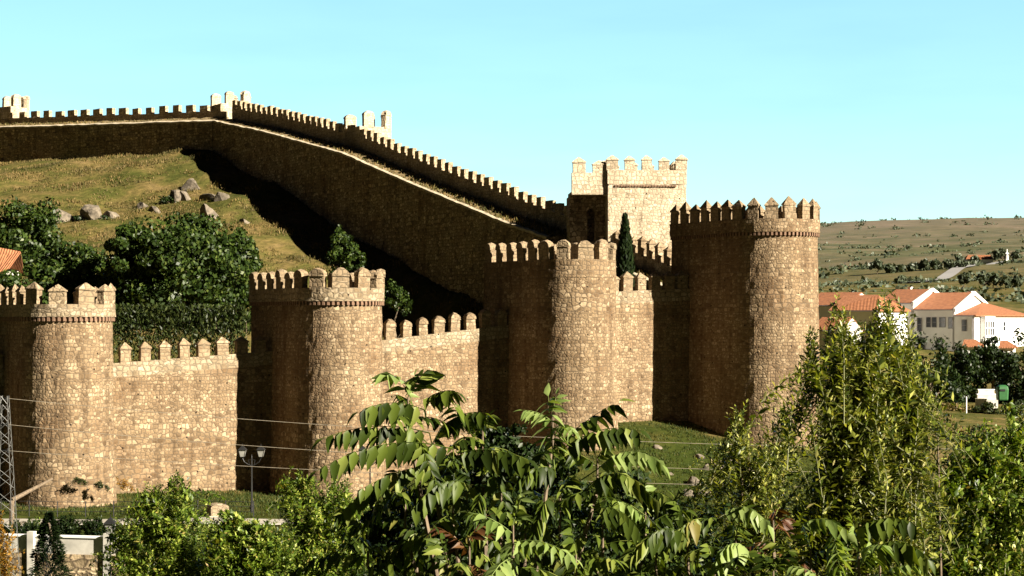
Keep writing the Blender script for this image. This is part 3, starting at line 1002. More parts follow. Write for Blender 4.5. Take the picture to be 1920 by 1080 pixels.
# ------------------------------------------------------------------ gate tower
def gate_tower():
    psi = math.radians(3)
    n = np.array([math.sin(psi), -math.cos(psi), 0]); w = np.array([math.cos(psi), math.sin(psi), 0]); z = np.array([0, 0, 1.0])
    Y = 186.0
    s = Y / F
    p0 = at(1140, 600, Y - 2); x0 = p0.copy(); x0[2] = 0
    wid = 146 * s; dep = 8.0
    zg = 14.45; zb = -3.0
    root = thing('gate_tower', (x0[0], x0[1], zb), 'square sunlit gate tower rising behind the cypress and the corner tower', 'tower')
    O = np.array(root.location)
    c = x0 + w * wid / 2 - n * dep / 2 - O
    mb = MB()
    # dense front so that its edges are not perfect
    rs = np.random.default_rng(5)

    def wall_face(a, b, z0, z1, m=18, k=24, jit=.025, out=None):
        P = np.zeros((k + 1, m + 1, 3)); UV = np.zeros((k + 1, m + 1, 2))
        d = (b - a); L = np.linalg.norm(d)
        nn_ = np.array([d[1], -d[0], 0]) / L
        for i in range(k + 1):
            for j_ in range(m + 1):
                q = a + d * j_ / m + nn_ * rs.normal(0, jit)
                q[2] = z0 + (z1 - z0) * i / k
                P[i, j_] = q; UV[i, j_] = (L * j_ / m, q[2])
        mb.grid(P, UV)
    f0 = x0 - O; f1 = x0 + w * wid - O; f2 = f1 - n * dep; f3 = f0 - n * dep
    zs, zt = -1.0, zg - 1.35 - zb
    for a, b in ((f0, f1), (f1, f2), (f2, f3), (f3, f0)):
        wall_face(a, b, zs, zt)
    mb.poly([tuple(v[:2]) + (zt,) for v in (f0, f1, f2, f3)])
    mb.build('tower_body', M['stone_gate'], root)
    # brick string course
    mb = MB()
    for k in range(22):
        q = f0 + w * (wid * (.10 + .76 * k / 21)) + n * .02
        mb.box((q[0], q[1], zg - 1.62 - zb), w, n, z, .2, .22, .17)
    mb.build('string_course', M['brick'], root)
    # parapet ring
    mb = MB()
    q = [f0 - w * .04 + n * .04, f1 + w * .04 + n * .04, f2 + w * .04 - n * .04, f3 - w * .04 - n * .04]
    ctr = sum(q) / 4
    zz0, zz1 = zg - 1.35 - zb, zg - zb
    for a, b in zip(q, q[1:] + q[:1]):
        ia, ib = ctr + (a - ctr) * .88, ctr + (b - ctr) * .88
        L = np.linalg.norm(b - a)
        mb.poly([(a[0], a[1], zz0), (b[0], b[1], zz0), (b[0], b[1], zz1), (a[0], a[1], zz1)])
        mb.poly([(ib[0], ib[1], zz0), (ia[0], ia[1], zz0), (ia[0], ia[1], zz1), (ib[0], ib[1], zz1)])
        mb.poly([(a[0], a[1], zz1), (b[0], b[1], zz1), (ib[0], ib[1], zz1), (ia[0], ia[1], zz1)])
    mb.build('parapet', M['stone_gate'], root)
    mg = Merlons('point', 1.05, 0.6, 0.95, M['stone_gate'], 210); mg2 = Merlons('point', 1.35, 0.6, 0.9, M['stone_gate'], 214)
    for a, b, nn_ in ((f0, f1, n), (f1, f2, w), (f2, f3, -n), (f3, f0, -w)):
        L = np.linalg.norm(b - a); m = int(round(L / 1.75))
        for k in range(m + (1 if nn_ is n else 0)):
            t = (.06 + .88 * k / m) if nn_ is n else (k + .6) / m * .9
            p = a + (b - a) * t - nn_ * .3 + O
            mg.put(root, (p[0], p[1], zg), nn_)
    # recessed gallery on the left: dark doorway under a parapet carried forward
    gw = 3.45
    gz_ = zg - .25
    g1 = f0 - w * .02 - n * 2.6; g0 = g1 - w * gw
    mb = MB()
    hd = gz_ - 2.1 - zb
    # wall with an arched opening: left pier, right pier, spandrel
    ow = .75; oc = .60 * gw; oz = hd - 1.2
    xs0, xs1 = oc - ow / 2, oc + ow / 2
    P = lambda u, zz, back=0: tuple((g0 + w * u - n * back)[:2]) + (zz,)
    arch = [(xs0 + ow / 2 - ow / 2 * math.cos(t), oz - .38 + .38 * math.sin(t)) for t in np.linspace(0, math.pi, 9)]
    mb.poly([P(0, -1), P(xs0, -1), P(xs0, oz - .38), P(xs0, hd), P(0, hd)])
    mb.poly([P(xs1, -1), P(gw, -1), P(gw, hd), P(xs1, hd), P(xs1, oz - .38)])
    for (u0, a0), (u1, a1) in zip(arch[:-1], arch[1:]):
        mb.poly([P(u0, a0), P(u1, a1), P(u1, hd), P(u0, hd)])
        mb.poly([P(u0, a0), P(u1, a1), P(u1, a1, 1.6), P(u0, a0, 1.6)])
    mb.poly([P(xs0, -1), P(xs0, oz - .38), P(xs0, oz - .38, 1.6), P(xs0, -1, 1.6)])
    mb.poly([P(xs1, -1), P(xs1, oz - .38), P(xs1, oz - .38, 1.6), P(xs1, -1, 1.6)])
    mb.poly([P(0, -1, 4), P(0, -1), P(0, hd), P(0, hd, 4)])
    mb.poly([P(0, -1, 4), P(gw, -1, 4), P(gw, hd, 4), P(0, hd, 4)])
    mb.poly([P(xs0 - .2, -1, 1.6), P(xs1 + .2, -1, 1.6), P(xs1 + .2, oz, 1.6), P(xs0 - .2, oz, 1.6)])
    mb.build('gallery', M['stone_grey'], root)
    mb = MB()
    cg = (g0 + g1) / 2 + n * 2.0
    mb.box((cg[0], cg[1], hd), w, n, z, gw, .6, 2.1 - .0)
    cb = (g0 + g1) / 2 - n * .3
    mb.box((cb[0], cb[1], hd + .003), w, n, z, gw - .01, 3.98, .3)
    mb.build('gallery_parapet', M['stone_gate'], root)
    for k in (0.21, .79):
        p = g0 + w * gw * k + n * 2.0 + O
        mg2.put(root, (p[0], p[1], gz_), n)
    return root


gate_tower()
# ------------------------------------------------------------------ vegetation
LG = {}
LG['court'] = leaf_mat('courtyard_leaves', [(0, (0.0115, 0.0230, 0.0046)), (.5, (0.0230, 0.0432, 0.0069)), (.85, (0.0432, 0.0691, 0.0115)), (1, (0.0749, 0.0979, 0.0230))], .15, clump=.6)
LG['dark'] = leaf_mat('dark_leaves', [(0, (0.0063, 0.0137, 0.0032)), (.6, (0.0131, 0.0263, 0.0053)), (1, (0.0315, 0.0499, 0.0105))], .12, clump=.5)
LG['cypress'] = leaf_mat('cypress_sprays', [(0, (0.0056, 0.0123, 0.0034)), (1, (0.0157, 0.0269, 0.0067))], .05)
LG['olive'] = leaf_mat('olive_leaves', [(0, (0.020, 0.034, 0.005)), (.3, (0.070, 0.095, 0.012)), (.65, (0.18, 0.205, 0.030)), (.88, (0.36, 0.37, 0.09)), (1, (0.42, 0.36, 0.15))], .30, rough=.4, spec=.35)  # pale top stops: sun highlights put into the leaf colour
LG['bright'] = leaf_mat('bright_leaves', [(0, (0.018, 0.036, 0.004)), (.3, (0.054, 0.098, 0.010)), (.7, (0.150, 0.215, 0.025)), (.95, (0.32, 0.36, 0.08)), (1, (0.27, 0.20, 0.07))], .28, rough=.42, clump=.8, spec=.3)
LG['ailanthus'] = leaf_mat('compound_leaves', [(0, (0.014, 0.024, 0.003)), (.42, (0.034, 0.054, 0.006)), (.75, (0.090, 0.122, 0.016)), (.97, (0.18, 0.205, 0.045)), (1, (0.14, 0.12, 0.025))], .24, rough=.45, spec=.15)
LG['young'] = leaf_mat('young_sunlit_leaves', [(0, (0.10, 0.15, 0.032)), (1, (0.23, 0.29, 0.09))], .3, rough=.45, spec=.2)  # paler than the rest of the crown: sunlit highlights put into the colour
LG['russet'] = leaf_mat('russet_leaves', [(0, (0.0600, 0.0210, 0.0090)), (1, (0.1200, 0.0600, 0.0180))], .25, rough=.5)
LG['autumn'] = leaf_mat('autumn_leaves', [(0, (0.0600, 0.0600, 0.0120)), (.5, (0.2520, 0.1200, 0.0180)), (1, (0.3300, 0.1920, 0.0360))], .3)
LG['far'] = leaf_mat('distant_leaves', [(0, (0.045, 0.062, 0.036)), (1, (0.085, 0.10, 0.058))], .1)  # lifted and low in contrast: distance haze put into the leaf colour
LG['hedge'] = leaf_mat('hedge_leaves', [(0, (0.0101, 0.0179, 0.0045)), (.7, (0.0252, 0.0364, 0.0078)), (1, (0.0560, 0.0672, 0.0168))], .1)
LG['grass'] = leaf_mat('dry_grass_blades', [(0, (0.042, 0.050, 0.010)), (.35, (0.095, 0.080, 0.024)), (.75, (0.165, 0.115, 0.046)), (1, (0.25, 0.18, 0.09))], .2, rough=.8, clump=.22)
LG['lawn'] = leaf_mat('green_grass_blades', [(0, (0.0165, 0.0338, 0.0045)), (.6, (0.0375, 0.0525, 0.0083)), (1, (0.0975, 0.0900, 0.0225))], .25, rough=.7)


def rand_dirs(n, r=rng):
    v = r.normal(0, 1, (n, 3))
    return nrm(v)


def diamonds(P, D, Nv, L, Wd, fold=0.0):
    """one folded four-point leaf per point: base P, axis D, face normal Nv"""
    D = nrm(D); S = nrm(np.cross(D, Nv)); Nn = np.cross(S, D)
    L = np.reshape(L, (-1, 1)); Wd = np.reshape(Wd, (-1, 1))
    a = P; c = P + D * L - Nn * L * .08
    b = P + D * L * .42 + S * Wd * .5 + Nn * Wd * fold
    d = P + D * L * .42 - S * Wd * .5 + Nn * Wd * fold
    V = np.stack([a, b, c, d], 1).reshape(-1, 3)
    n = len(P)
    Q = np.arange(4 * n).reshape(n, 4)
    return V, Q


def clump_points(cen, rad, n_clump, n_leaf, seed, squash=.75, shell=.55, cr=(.22, .34), lower=-.55):
    """leaf positions gathered in clumps over an uneven crown"""
    r = np.random.default_rng(seed)
    d = rand_dirs(n_clump * 3, r)
    d = d[d[:, 2] > lower][:n_clump]
    rr = shell + (1 - shell) * r.random(len(d)) ** .6
    rr = rr * r.uniform(.72, 1.08, len(d))
    cc = d * rr[:, None]
    k = r.integers(0, len(cc), n_leaf)
    size = r.uniform(cr[0], cr[1], len(cc))
    off = rand_dirs(n_leaf, r) * (r.random(n_leaf) ** .45)[:, None] * size[k][:, None]
    off[:, 2] *= squash
    p = cc[k] + off
    nv = nrm(off * np.array([1, 1, 1.2]) / size[k][:, None] + rand_dirs(n_leaf, r) * .75 + cc[k] * .25)
    return np.array(cen) + p * np.array(rad), nv, r


def crown_mesh(name, cen, rad, n_clump, n_leaf, leaf, mat, parent, seed, origin, asp=.6, extra=None, **kw):
    P, nv, r = clump_points(cen, rad, n_clump, n_leaf, seed, **kw)
    if extra is not None:
        for (c2, r2, nc2, nl2) in extra:
            P2, nv2, _ = clump_points(c2, r2, nc2, nl2, seed + 77, **kw)
            P = np.concatenate([P, P2]); nv = np.concatenate([nv, nv2])
    n = len(P)
    D = nrm(np.cross(nv, rand_dirs(n, r)) + np.array([0, 0, -.25]))
    L = leaf * r.uniform(.65, 1.25, n)
    V, Q = diamonds(P - D * L[:, None] * .5, D, nv, L, L * asp * r.uniform(.8, 1.2, n), .12)
    me = fast_mesh(name, V - np.array(origin), Q)
    return link_mesh(name, me, mat, parent)


def trunk_mesh(root, base, top, r0, mat, limbs=4, spread=1.0, seed=0, name='trunk'):
    r = np.random.default_rng(seed)
    O = np.array(root.location)
    base = np.array(base) - O; top = np.array(top) - O
    mb = MB()
    n = 6
    pts = [base + (top - base) * t + np.array([r.normal(0, .03), r.normal(0, .03), 0]) * np.linalg.norm(top - base) * (t > 0) for t in np.linspace(0, 1, n)]
    mb.tube(pts, np.linspace(r0, r0 * .35, n), 7)
    for k in range(limbs):
        i = 1 + k % (n - 2)
        a = k * 2.4 + r.uniform(0, 1)
        e = pts[i] + np.array([math.cos(a) * spread, math.sin(a) * spread, spread * r.uniform(.5, 1.1)])
        m = (pts[i] + e) / 2 + np.array([0, 0, .12 * spread])
        mb.tube([pts[i], m, e], [r0 * .45, r0 * .3, r0 * .12], 5)
    return mb.build(name, mat, root)


def tree(name, label, cat, px, pyb, Y, wpx, y0, y1, leaf, n_leaf, mat, seed, group=None, n_clump=60, base=None, bark='bark', depth=1.0, extra=None, **kw):
    """crown spans rows y0..y1, wpx columns wide, at distance Y; stands on the ground below"""
    s = Y / F
    c = at(px, (y0 + y1) / 2, Y)
    rad = np.array([wpx / 2 * s, wpx / 2 * s * depth, (y1 - y0) / 2 * s])
    zb = gz(c[0], c[1]) if base is None else base
    zb = min(zb, c[2] - rad[2] * .6)
    root = thing(name, (c[0], c[1], zb), label, cat, group)
    O = np.array(root.location)
    trunk_mesh(root, (c[0], c[1], zb - .3), (c[0], c[1], c[2] + rad[2] * .4), max(.05, .03 * rad[0] + .035 * rad[2]), M[bark], 6, rad[0] * .55, seed)
    if extra:
        ex = []
        for (ex_px, ex_y, ex_w, ex_h, nc, nl, dY) in extra:
            s2 = (Y + dY) / F
            ex.append((at(ex_px, ex_y, Y + dY), (ex_w / 2 * s2, ex_w / 2 * s2, ex_h / 2 * s2), nc, nl))
        extra = ex
    crown_mesh('crown', c, rad, n_clump, n_leaf, leaf, mat, root, seed, O, extra=extra, **kw)
    return root


# trees inside the walls
tree('broadleaf_tree', 'biggest dark green tree inside the walls, a broad crown below the grassy hill', 'tree', 345, 0, 192, 285, 405, 680, .5, 30000, LG['court'], 301, 'trees inside the walls', 150,
     extra=[(255, 490, 150, 150, 40, 7000, -4), (445, 505, 110, 150, 35, 6000, 3)], cr=(.2, .3), shell=.35)
tree('broadleaf_tree', 'dark bushy tree at the left edge, under the rocky brow of the hill', 'tree', 45, 0, 216, 170, 372, 600, .5, 16000, LG['court'], 302, 'trees inside the walls', 80, cr=(.2, .32), shell=.35)
tree('broadleaf_tree', 'low spreading tree beside the orange roof, over the leftmost tower', 'tree', 135, 0, 196, 205, 448, 660, .5, 20000, LG['court'], 303, 'trees inside the walls', 110,
     extra=[(30, 580, 170, 150, 40, 8000, -6)], cr=(.2, .32), shell=.35)
tree('young_tree', 'slender young tree standing in the black shadow of the long rampart', 'tree', 646, 0, 186, 74, 418, 545, .34, 2600, LG['court'], 304, 'trees inside the walls', 34, cr=(.2, .34), lower=-.9, shell=.3,
     extra=[(640, 445, 34, 66, 12, 500, 0), (668, 480, 34, 50, 10, 400, 0)])
tree('shrub', 'small shrub in shadow just right of the tower with loaf shaped merlons', 'shrub', 742, 0, 172, 56, 528, 610, .3, 1700, LG['court'], 305, None, 26, cr=(.22, .36))


def hedge():
    Y = 158
    a = at(205, 600, Y + 4); b = at(462, 600, Y + 6)
    zb = gz(*(a[:2] + (b[:2] - a[:2]) / 2))
    root = thing('clipped_hedge', (a[0], a[1], zb), 'dark conifer hedge behind the pointed merlons of the sunlit curtain wall', 'hedge')
    O = np.array(root.location)
    r = np.random.default_rng(9)
    n = 6500
    t = r.random(n); top = at(0, 590, Y)[2]
    p = a + (b - a) * t[:, None]
    hump = .5 + .5 * np.abs(np.sin(t * 16)) ** .6
    h = r.random(n) ** .5
    p[:, 2] = zb + (top - zb + .45 * hump + .25) * h
    p[:, 1] += r.normal(0, .55, n) * (1.1 - h * .5)
    p[:, 0] += r.normal(0, .2, n)
    D = nrm(rand_dirs(n, r) * .7 + np.array([0, -.3, .8])); nv = nrm(rand_dirs(n, r) + np.array([.4, -.6, .3]))
    L = r.uniform(.25, .55, n)
    V, Q = diamonds(p, D, nv, L, L * .35, .1)
    link_mesh('foliage', fast_mesh('foliage', V - O, Q), LG['hedge'], root)
    mb = MB()
    for k in range(1):
        pass
    q = [a + (b - a) * k / 9 for k in range(10)]
    pts = [np.array([v[0], v[1], zb + .4]) - O for v in q]
    mb.tube(pts, [.07] * 10, 5)
    for k in range(10):
        mb.bar(pts[k] - np.array([0, 0, .8]), pts[k] + np.array([0, 0, (top - zb) * .8]), .07, 5, .02)
    mb.build('stems', M['bark'], root)


hedge()


def cypress():
    Y = 176
    c = at(1172, 520, Y)
    zb = gz(c[0], c[1])
    top = at(0, 406, Y)[2]
    root = thing('cypress', (c[0], c[1], zb), 'tall narrow dark cypress in front of the gate tower', 'tree')
    O = np.array(root.location)
    r = np.random.default_rng(4)
    n = 5000
    t = r.random(n) ** .8
    rad = .84 * np.minimum(1, (1 - t) * 2.0) ** .7 * np.minimum(1, .55 + t * 1.2) * r.uniform(.8, 1.12, n)
    a = r.uniform(0, 2 * math.pi, n)
    q = r.random(n) ** .35
    p = np.stack([c[0] + np.cos(a) * rad * q, c[1] + np.sin(a) * rad * q, zb + .6 + (top - zb - .6) * t], 1)
    out = np.stack([np.cos(a), np.sin(a), 0 * a], 1)
    D = nrm(np.array([0, 0, 1.0]) + out * .35 + rand_dirs(n, r) * .25); nv = nrm(out + rand_dirs(n, r) * .6)
    L = r.uniform(.25, .5, n)
    V, Q = diamonds(p, D, nv, L, L * .4, .1)
    link_mesh('crown', fast_mesh('crown', V - O, Q), LG['cypress'], root)
    trunk_mesh(root, (c[0], c[1], zb - .3), (c[0], c[1], zb + (top - zb) * .8), .16, M['bark'], 0, 1, 5)


cypress()

# ------------------------------------------------------------------ grass
def tufts(name, xs, ys, h, mat, seed, per=4, lean=.35, wid=.16):
    r = np.random.default_rng(seed)
    n = len(xs)
    z = ground_z(xs, ys)
    P = np.repeat(np.stack([xs, ys, z - .03], 1), per, 0) + r.normal(0, .12, (n * per, 3)) * np.array([1, 1, 0])
    D = nrm(np.array([0, 0, 1.0]) + rand_dirs(n * per, r) * lean)
    nv = nrm(rand_dirs(n * per, r) * np.array([1, 1, .2]))
    L = np.repeat(np.reshape(h, (-1,)) * np.ones(n), per) * r.uniform(.5, 1.3, n * per)
    V, Q = diamonds(P, D, nv, L, L * wid + .02, .05)
    return tag(link_mesh(name, fast_mesh(name, V, Q), mat), kind='stuff')


r_ = np.random.default_rng(77)
for root_, P_, q_ in GRASS_JOBS:
    O_ = np.array(root_.location); m_ = len(P_)
    D_ = nrm(np.array([0, 0, 1.0]) + rand_dirs(m_, r_) * .45)
    L_ = r_.uniform(.12, .42, m_) * (.55 + .9 * q_)
    V_, Q_ = diamonds(P_ - O_, D_, nrm(rand_dirs(m_, r_) * np.array([1, 1, .2])), L_, L_ * .3 + .03, .05)
    tag(link_mesh('dry_grass', fast_mesh('dry_grass', V_, Q_), LG['grass'], root_), kind='stuff')
nG = 60000
gx_ = r_.uniform(-85, 0, nG); gy_ = r_.uniform(185, 300, nG)
keep = (inside(gx_, gy_) > 3.5) & (np.abs(gx_ / gy_) < .3) & (wob(gx_, gy_, 6, 1) + .6 * wob(gx_, gy_, 19, 2) + r_.normal(0, .35, nG) > .0)
o = tufts('dry_grass', gx_[keep], gy_[keep], .30 + .16 * np.clip(wob(gx_[keep], gy_[keep], 6, 1), 0, 2), LG['grass'], 5)
tag(o, 'dry yellow grass covering the hill inside the walls', 'grass')
nG = 40000
gx_ = r_.uniform(-40, 34, nG); gy_ = r_.uniform(118, 160, nG)
keep = (inside(gx_, gy_) < -.2) & (np.hypot(gx_ - TC[0], gy_ - TC[1]) > 3.4) & (wob(gx_, gy_, 4, 2) + r_.normal(0, .7, nG) > -.3) & (gy_ > 122)
o = tufts('meadow_grass', gx_[keep], gy_[keep], .22, LG['lawn'], 6)
tag(o, 'rough green grass on the bank below the towers', 'grass')


# ------------------------------------------------------------------ rocks
def rock(label, px, py, Y, wpx, hpx, seed, cat='rock', group=None, z=None, name='boulder', flat=1.0, ledge=False):
    s = Y / F
    c = at(px, py, Y)
    if z is None:
        c[2] = gz(c[0], c[1])
    r = np.random.default_rng(seed)
    import bmesh
    bm = bmesh.new()
    bmesh.ops.create_icosphere(bm, subdivisions=3, radius=1)
    dirs = rand_dirs(9, r)
    cuts = [(d_, .62) for d_ in dirs]
    if ledge:                                  # face cut away from the sun, shaped to fall into shade
        cuts.append((nrm(np.array([-.80, -.55, -.12 + r.normal(0, .1)])), .12 + .15 * r.random()))
    for v in bm.verts:
        p = np.array(v.co)
        for d_, lim in cuts:                  # facets
            q = p @ d_
            if q > lim: p = p - d_ * (q - lim) * .92
        p = p * (1 + .06 * math.sin(7 * p[0] + seed) * math.sin(6 * p[2] + 2))
        v.co = Vector((p[0] * wpx / 2 * s, p[1] * wpx / 2 * s * .9, p[2] * hpx * s * .62))
    me = bpy.data.meshes.new(name)
    bm.to_mesh(me); bm.free()
    o = link_mesh(name, me, M['granite_rock'], None, (c[0], c[1], c[2] - hpx * s * .10 * flat))
    o.rotation_euler = (r.normal(0, .15), r.normal(0, .15), r.normal(0, .25) if ledge else r.uniform(0, 3))
    return tag(o, label, cat, group)


G = 'granite boulders on the hill'
rocks = [(358, 346, 254, 40, 26, 'pale boulder on the hill, highest of the outcrop right of the big tree'),
         (345, 370, 250, 34, 26, 'dark boulder right below the highest rock of the outcrop'),
         (325, 366, 250, 30, 34, 'shaded boulder at the left end of the hill outcrop, over the big tree'),
         (392, 374, 247, 50, 24, 'long slanting slab of rock in the middle of the outcrop'),
         (418, 382, 245, 28, 26, 'pale boulder at the right end of the outcrop near the rampart shadow'),
         (390, 412, 238, 34, 46, 'upright grey slab at the foot of the outcrop, beside the big tree crown'),
         (268, 378, 248, 22, 20, 'small pale rock in the dry grass left of the outcrop'),
         (290, 384, 246, 26, 16, 'low rock in dry grass between the outcrop and the brow'),
         (455, 428, 236, 26, 16, 'pale rock nearest the shadow of the rampart'),
         (110, 408, 243, 54, 40, 'large dark boulder in the brow of rocks at the left of the hill'),
         (172, 412, 242, 44, 34, 'rock with a pale vertical crack in the brow above the low tree'),
         (48, 398, 245, 34, 24, 'dark rock at the left end of the brow, beside the left edge tree'),
         (205, 404, 243, 30, 16, 'flat rock at the right end of the brow')]
for i, (px, py, Y, w_, h_, lab) in enumerate(rocks):
    rock(lab, px, py + 3, Y, w_ * (1.5 if i > 8 else 1.3), h_ * (1.5 if i > 8 else 1.3), 500 + i, group=G, ledge=i not in (0, 4, 6))
for i, (px, py, w_, h_, Y, lab) in enumerate([(100, 418, 70, 34, 242.5, 'dark low bush added for hollow shade between the large dark boulder and the left edge tree'), (150, 424, 60, 34, 241, 'dark low bush added for hollow shade below the cracked rock of the brow'), (192, 414, 40, 22, 242, 'dark low bush added for hollow shade at the right end of the rocky brow'), (322, 378, 44, 26, 249.5, 'dark low bush added for hollow shade at the left end of the hill outcrop'), (40, 402, 40, 26, 244.5, 'dark low bush added for hollow shade at the left end of the rocky brow')]):  # dark bushes added to stand in for the shade of the hollows
    tree('low_bush', lab, 'bush', px, 0, Y, w_, py - h_ / 2, py + h_ / 2, .34, 900, LG['dark'], 330 + i, 'dark bushes added among the hill rocks', 20, lower=-.6, shell=.2, cr=(.3, .45))  # low_bush here is an added stand-in for the shade of the hollows
G = 'rocks on the grass bank'
rocks = [(1288, 914, 139, 24, 26, 'white boulder lying lowest on the lawn below the corner tower'),
         (1298, 880, 142, 26, 20, 'grey rock in the middle of the grass bank below the corner tower'),
         (1312, 818, 149, 18, 14, 'small rock highest on the bank at the shadow of the corner tower'),
         (1345, 838, 147, 28, 24, 'pale rounded rock on the bank beside the willow leaved bush'),
         (1372, 832, 148, 26, 22, 'brownish rock on the bank partly behind the willow leaved bush'),
         (1324, 842, 146, 14, 18, 'small pale upright rock on the bank'),
         (1232, 822, 150, 16, 10, 'tiny flat rock in the grass at the left of the bank'),
         (1256, 866, 144, 12, 8, 'tiny pale stone in the grass beside the broad leaved tree'),
         (1322, 906, 139.5, 26, 18, 'low brown rock right of the white boulder'),
         (1348, 884, 142, 22, 22, 'rock at the foot of the willow leaved bush')]
for i, (px, py, Y, w_, h_, lab) in enumerate(rocks):
    rock(lab, px, py, Y, w_ * 1.35, h_ * 1.35, 540 + i, group=G)


# ------------------------------------------------------------------ foreground: shrubs with willowy shoots
def willow_shrub(label, px, Y, lobes, leaf, n_shoot, mat, seed, per=46, name='willowy_shrub', base=None, shoot=.8, up=.8, twig='twig_green', asp=.26, droop=.15, group=None, cat='shrub', stems=9):
    """lobes: (px, py, rx, ry, dY) ellipses in which the shoots end"""
    r = np.random.default_rng(seed)
    s = Y / F
    c = at(px, 600, Y)
    zb = gz(c[0], c[1]) if base is None else base
    root = thing(name, (c[0], c[1], zb), label, cat, group)
    O = np.array(root.location)
    area = np.array([l[2] * l[3] for l in lobes], float); area /= area.sum()
    which = r.choice(len(lobes), n_shoot, p=area)
    Ps, Ds, Ns, Ls = [], [], [], []
    mb = MB()
    for k in range(n_shoot):
        l = lobes[which[k]]
        d = rand_dirs(1, r)[0]
        q = r.random() ** .42
        lc = at(l[0], l[1], Y + l[4])
        tip = lc + d * q * np.array([l[2] * s, l[2] * s * .8, l[3] * s])
        axis_ = nrm(np.array([d[0] * .6, d[1] * .5, up + .3 * max(0, d[2])]) + r.normal(0, .25, 3))
        Ln = shoot * r.uniform(.6, 1.3)
        b = tip - axis_ * Ln
        bend = nrm(r.normal(0, 1, 3)) * Ln * .08
        n = per
        t = (np.arange(n) + r.random()) / n
        pts = b + (tip - b) * t[:, None] + bend * (4 * t * (1 - t))[:, None]
        # leaves spiral round the shoot
        a = np.arange(n) * 2.399 + r.uniform(0, 6)
        u = nrm(np.cross(axis_, r.normal(0, 1, 3))); w = np.cross(axis_, u)
        out = np.cos(a)[:, None] * u + np.sin(a)[:, None] * w
        D = nrm(out * .8 + axis_ * (.55 + .5 * t[:, None]) + np.array([0, 0, -droop]) + r.normal(0, .18, (n, 3)))
        nv = nrm(axis_ - out * .35 + np.array([0, 0, .5]) + r.normal(0, .35, (n, 3)))
        Ps.append(pts); Ds.append(D); Ns.append(nv); Ls.append(leaf * r.uniform(.6, 1.2, n) * (1.1 - .45 * t))
        if k % 2 == 0:
            mb.tube([b - O, (b + tip) / 2 + bend - O, tip - O], [.0055, .004, .0015], 4)
    P = np.concatenate(Ps); D = np.concatenate(Ds); Nv = np.concatenate(Ns); L = np.concatenate(Ls)
    V, Q = leaf6(P, D, Nv, L, L * asp * r.uniform(.8, 1.2, len(L)))
    link_mesh('crown', fast_mesh('crown', V - O, Q), mat, root)
    mb.build('twigs', M[twig], root)
    mb = MB()
    for k in range(stems):
        l = lobes[k % min(2, len(lobes))]
        e = at(l[0] + r.uniform(-.3, .3) * l[2], l[1] + r.uniform(.3, .8) * l[3], Y + l[4])
        st = np.array([c[0] + r.normal(0, .1), c[1] + r.normal(0, .1), zb - .2])
        m = (st + e) / 2 + np.array([0, 0, .2])
        mb.tube([st - O, m - O, e - O], [.035, .022, .006], 6)
    mb.build('stems', M['bark'], root)
    return root


def leaf6(P, D, Nv, L, Wd):
    """six-point leaf folded along the midrib and bent down at the tip: two quads"""
    D = nrm(D); S = nrm(np.cross(D, Nv)); Nn = np.cross(S, D)
    L = np.reshape(L, (-1, 1)); Wd = np.reshape(Wd, (-1, 1))
    a = P
    m = P + D * L * .5 - Nn * Wd * .14
    c = P + D * L * .97 - Nn * L * .14
    l1 = P + D * L * .45 + S * Wd * .5
    r1 = P + D * L * .45 - S * Wd * .5
    V = np.stack([a, l1, c, r1, m], 1).reshape(-1, 3)
    n = len(P); i = np.arange(n)[:, None] * 5
    Q = np.concatenate([i + np.array([[0, 4, 2, 1]]), i + np.array([[0, 3, 2, 4]])], 1).reshape(-1, 4)
    return V, Q


willow_shrub('tall willow leaved bush rising in front of the right foot of the corner tower', 1622, 15.0,
             [(1625, 820, 100, 190, 0), (1618, 700, 74, 90, .1), (1560, 850, 34, 110, .1), (1705, 860, 44, 120, .1), (1580, 650, 52, 90, 0), (1575, 590, 20, 40, 0), (1658, 620, 46, 90, .1), (1700, 640, 30, 60, .1), (1712, 730, 42, 80, 0), (1522, 680, 26, 80, 0), (1560, 980, 90, 110, .3), (1670, 1000, 90, 100, .4)],
             .080, 980, LG['olive'], 601, asp=.36, per=52, group='willow leaved bushes')
willow_shrub('smaller willow leaved bush with upright tips, before the black shadow of the corner tower', 1430, 16.5,
             [(1430, 900, 78, 120, 0), (1390, 810, 38, 62, 0), (1465, 800, 40, 65, .1), (1350, 860, 26, 60, 0), (1450, 990, 90, 90, 0)], .074, 280, LG['olive'], 602, asp=.36, per=52, group='willow leaved bushes')
willow_shrub('dense dark bush filling the bottom right corner', 1870, 17.5,
             [(1870, 990, 125, 160, 0), (1845, 850, 62, 72, 0), (1890, 815, 44, 62, .1), (1935, 800, 44, 70, .2), (1790, 905, 60, 80, 0), (1775, 1020, 70, 90, 0), (1930, 910, 56, 120, 0)], .074, 900, LG['bright'], 603, up=.5, asp=.45, per=52, name='dense_bush', group='willow leaved bushes')
willow_shrub('single spray with pale leaves in front of the dark trees below the white houses', 1757, 16.0,
             [(1757, 740, 22, 26, 0), (1748, 790, 20, 40, 0)], .075, 12, LG['olive'], 604, per=26, shoot=.5, name='sapling', asp=.3, stems=1)
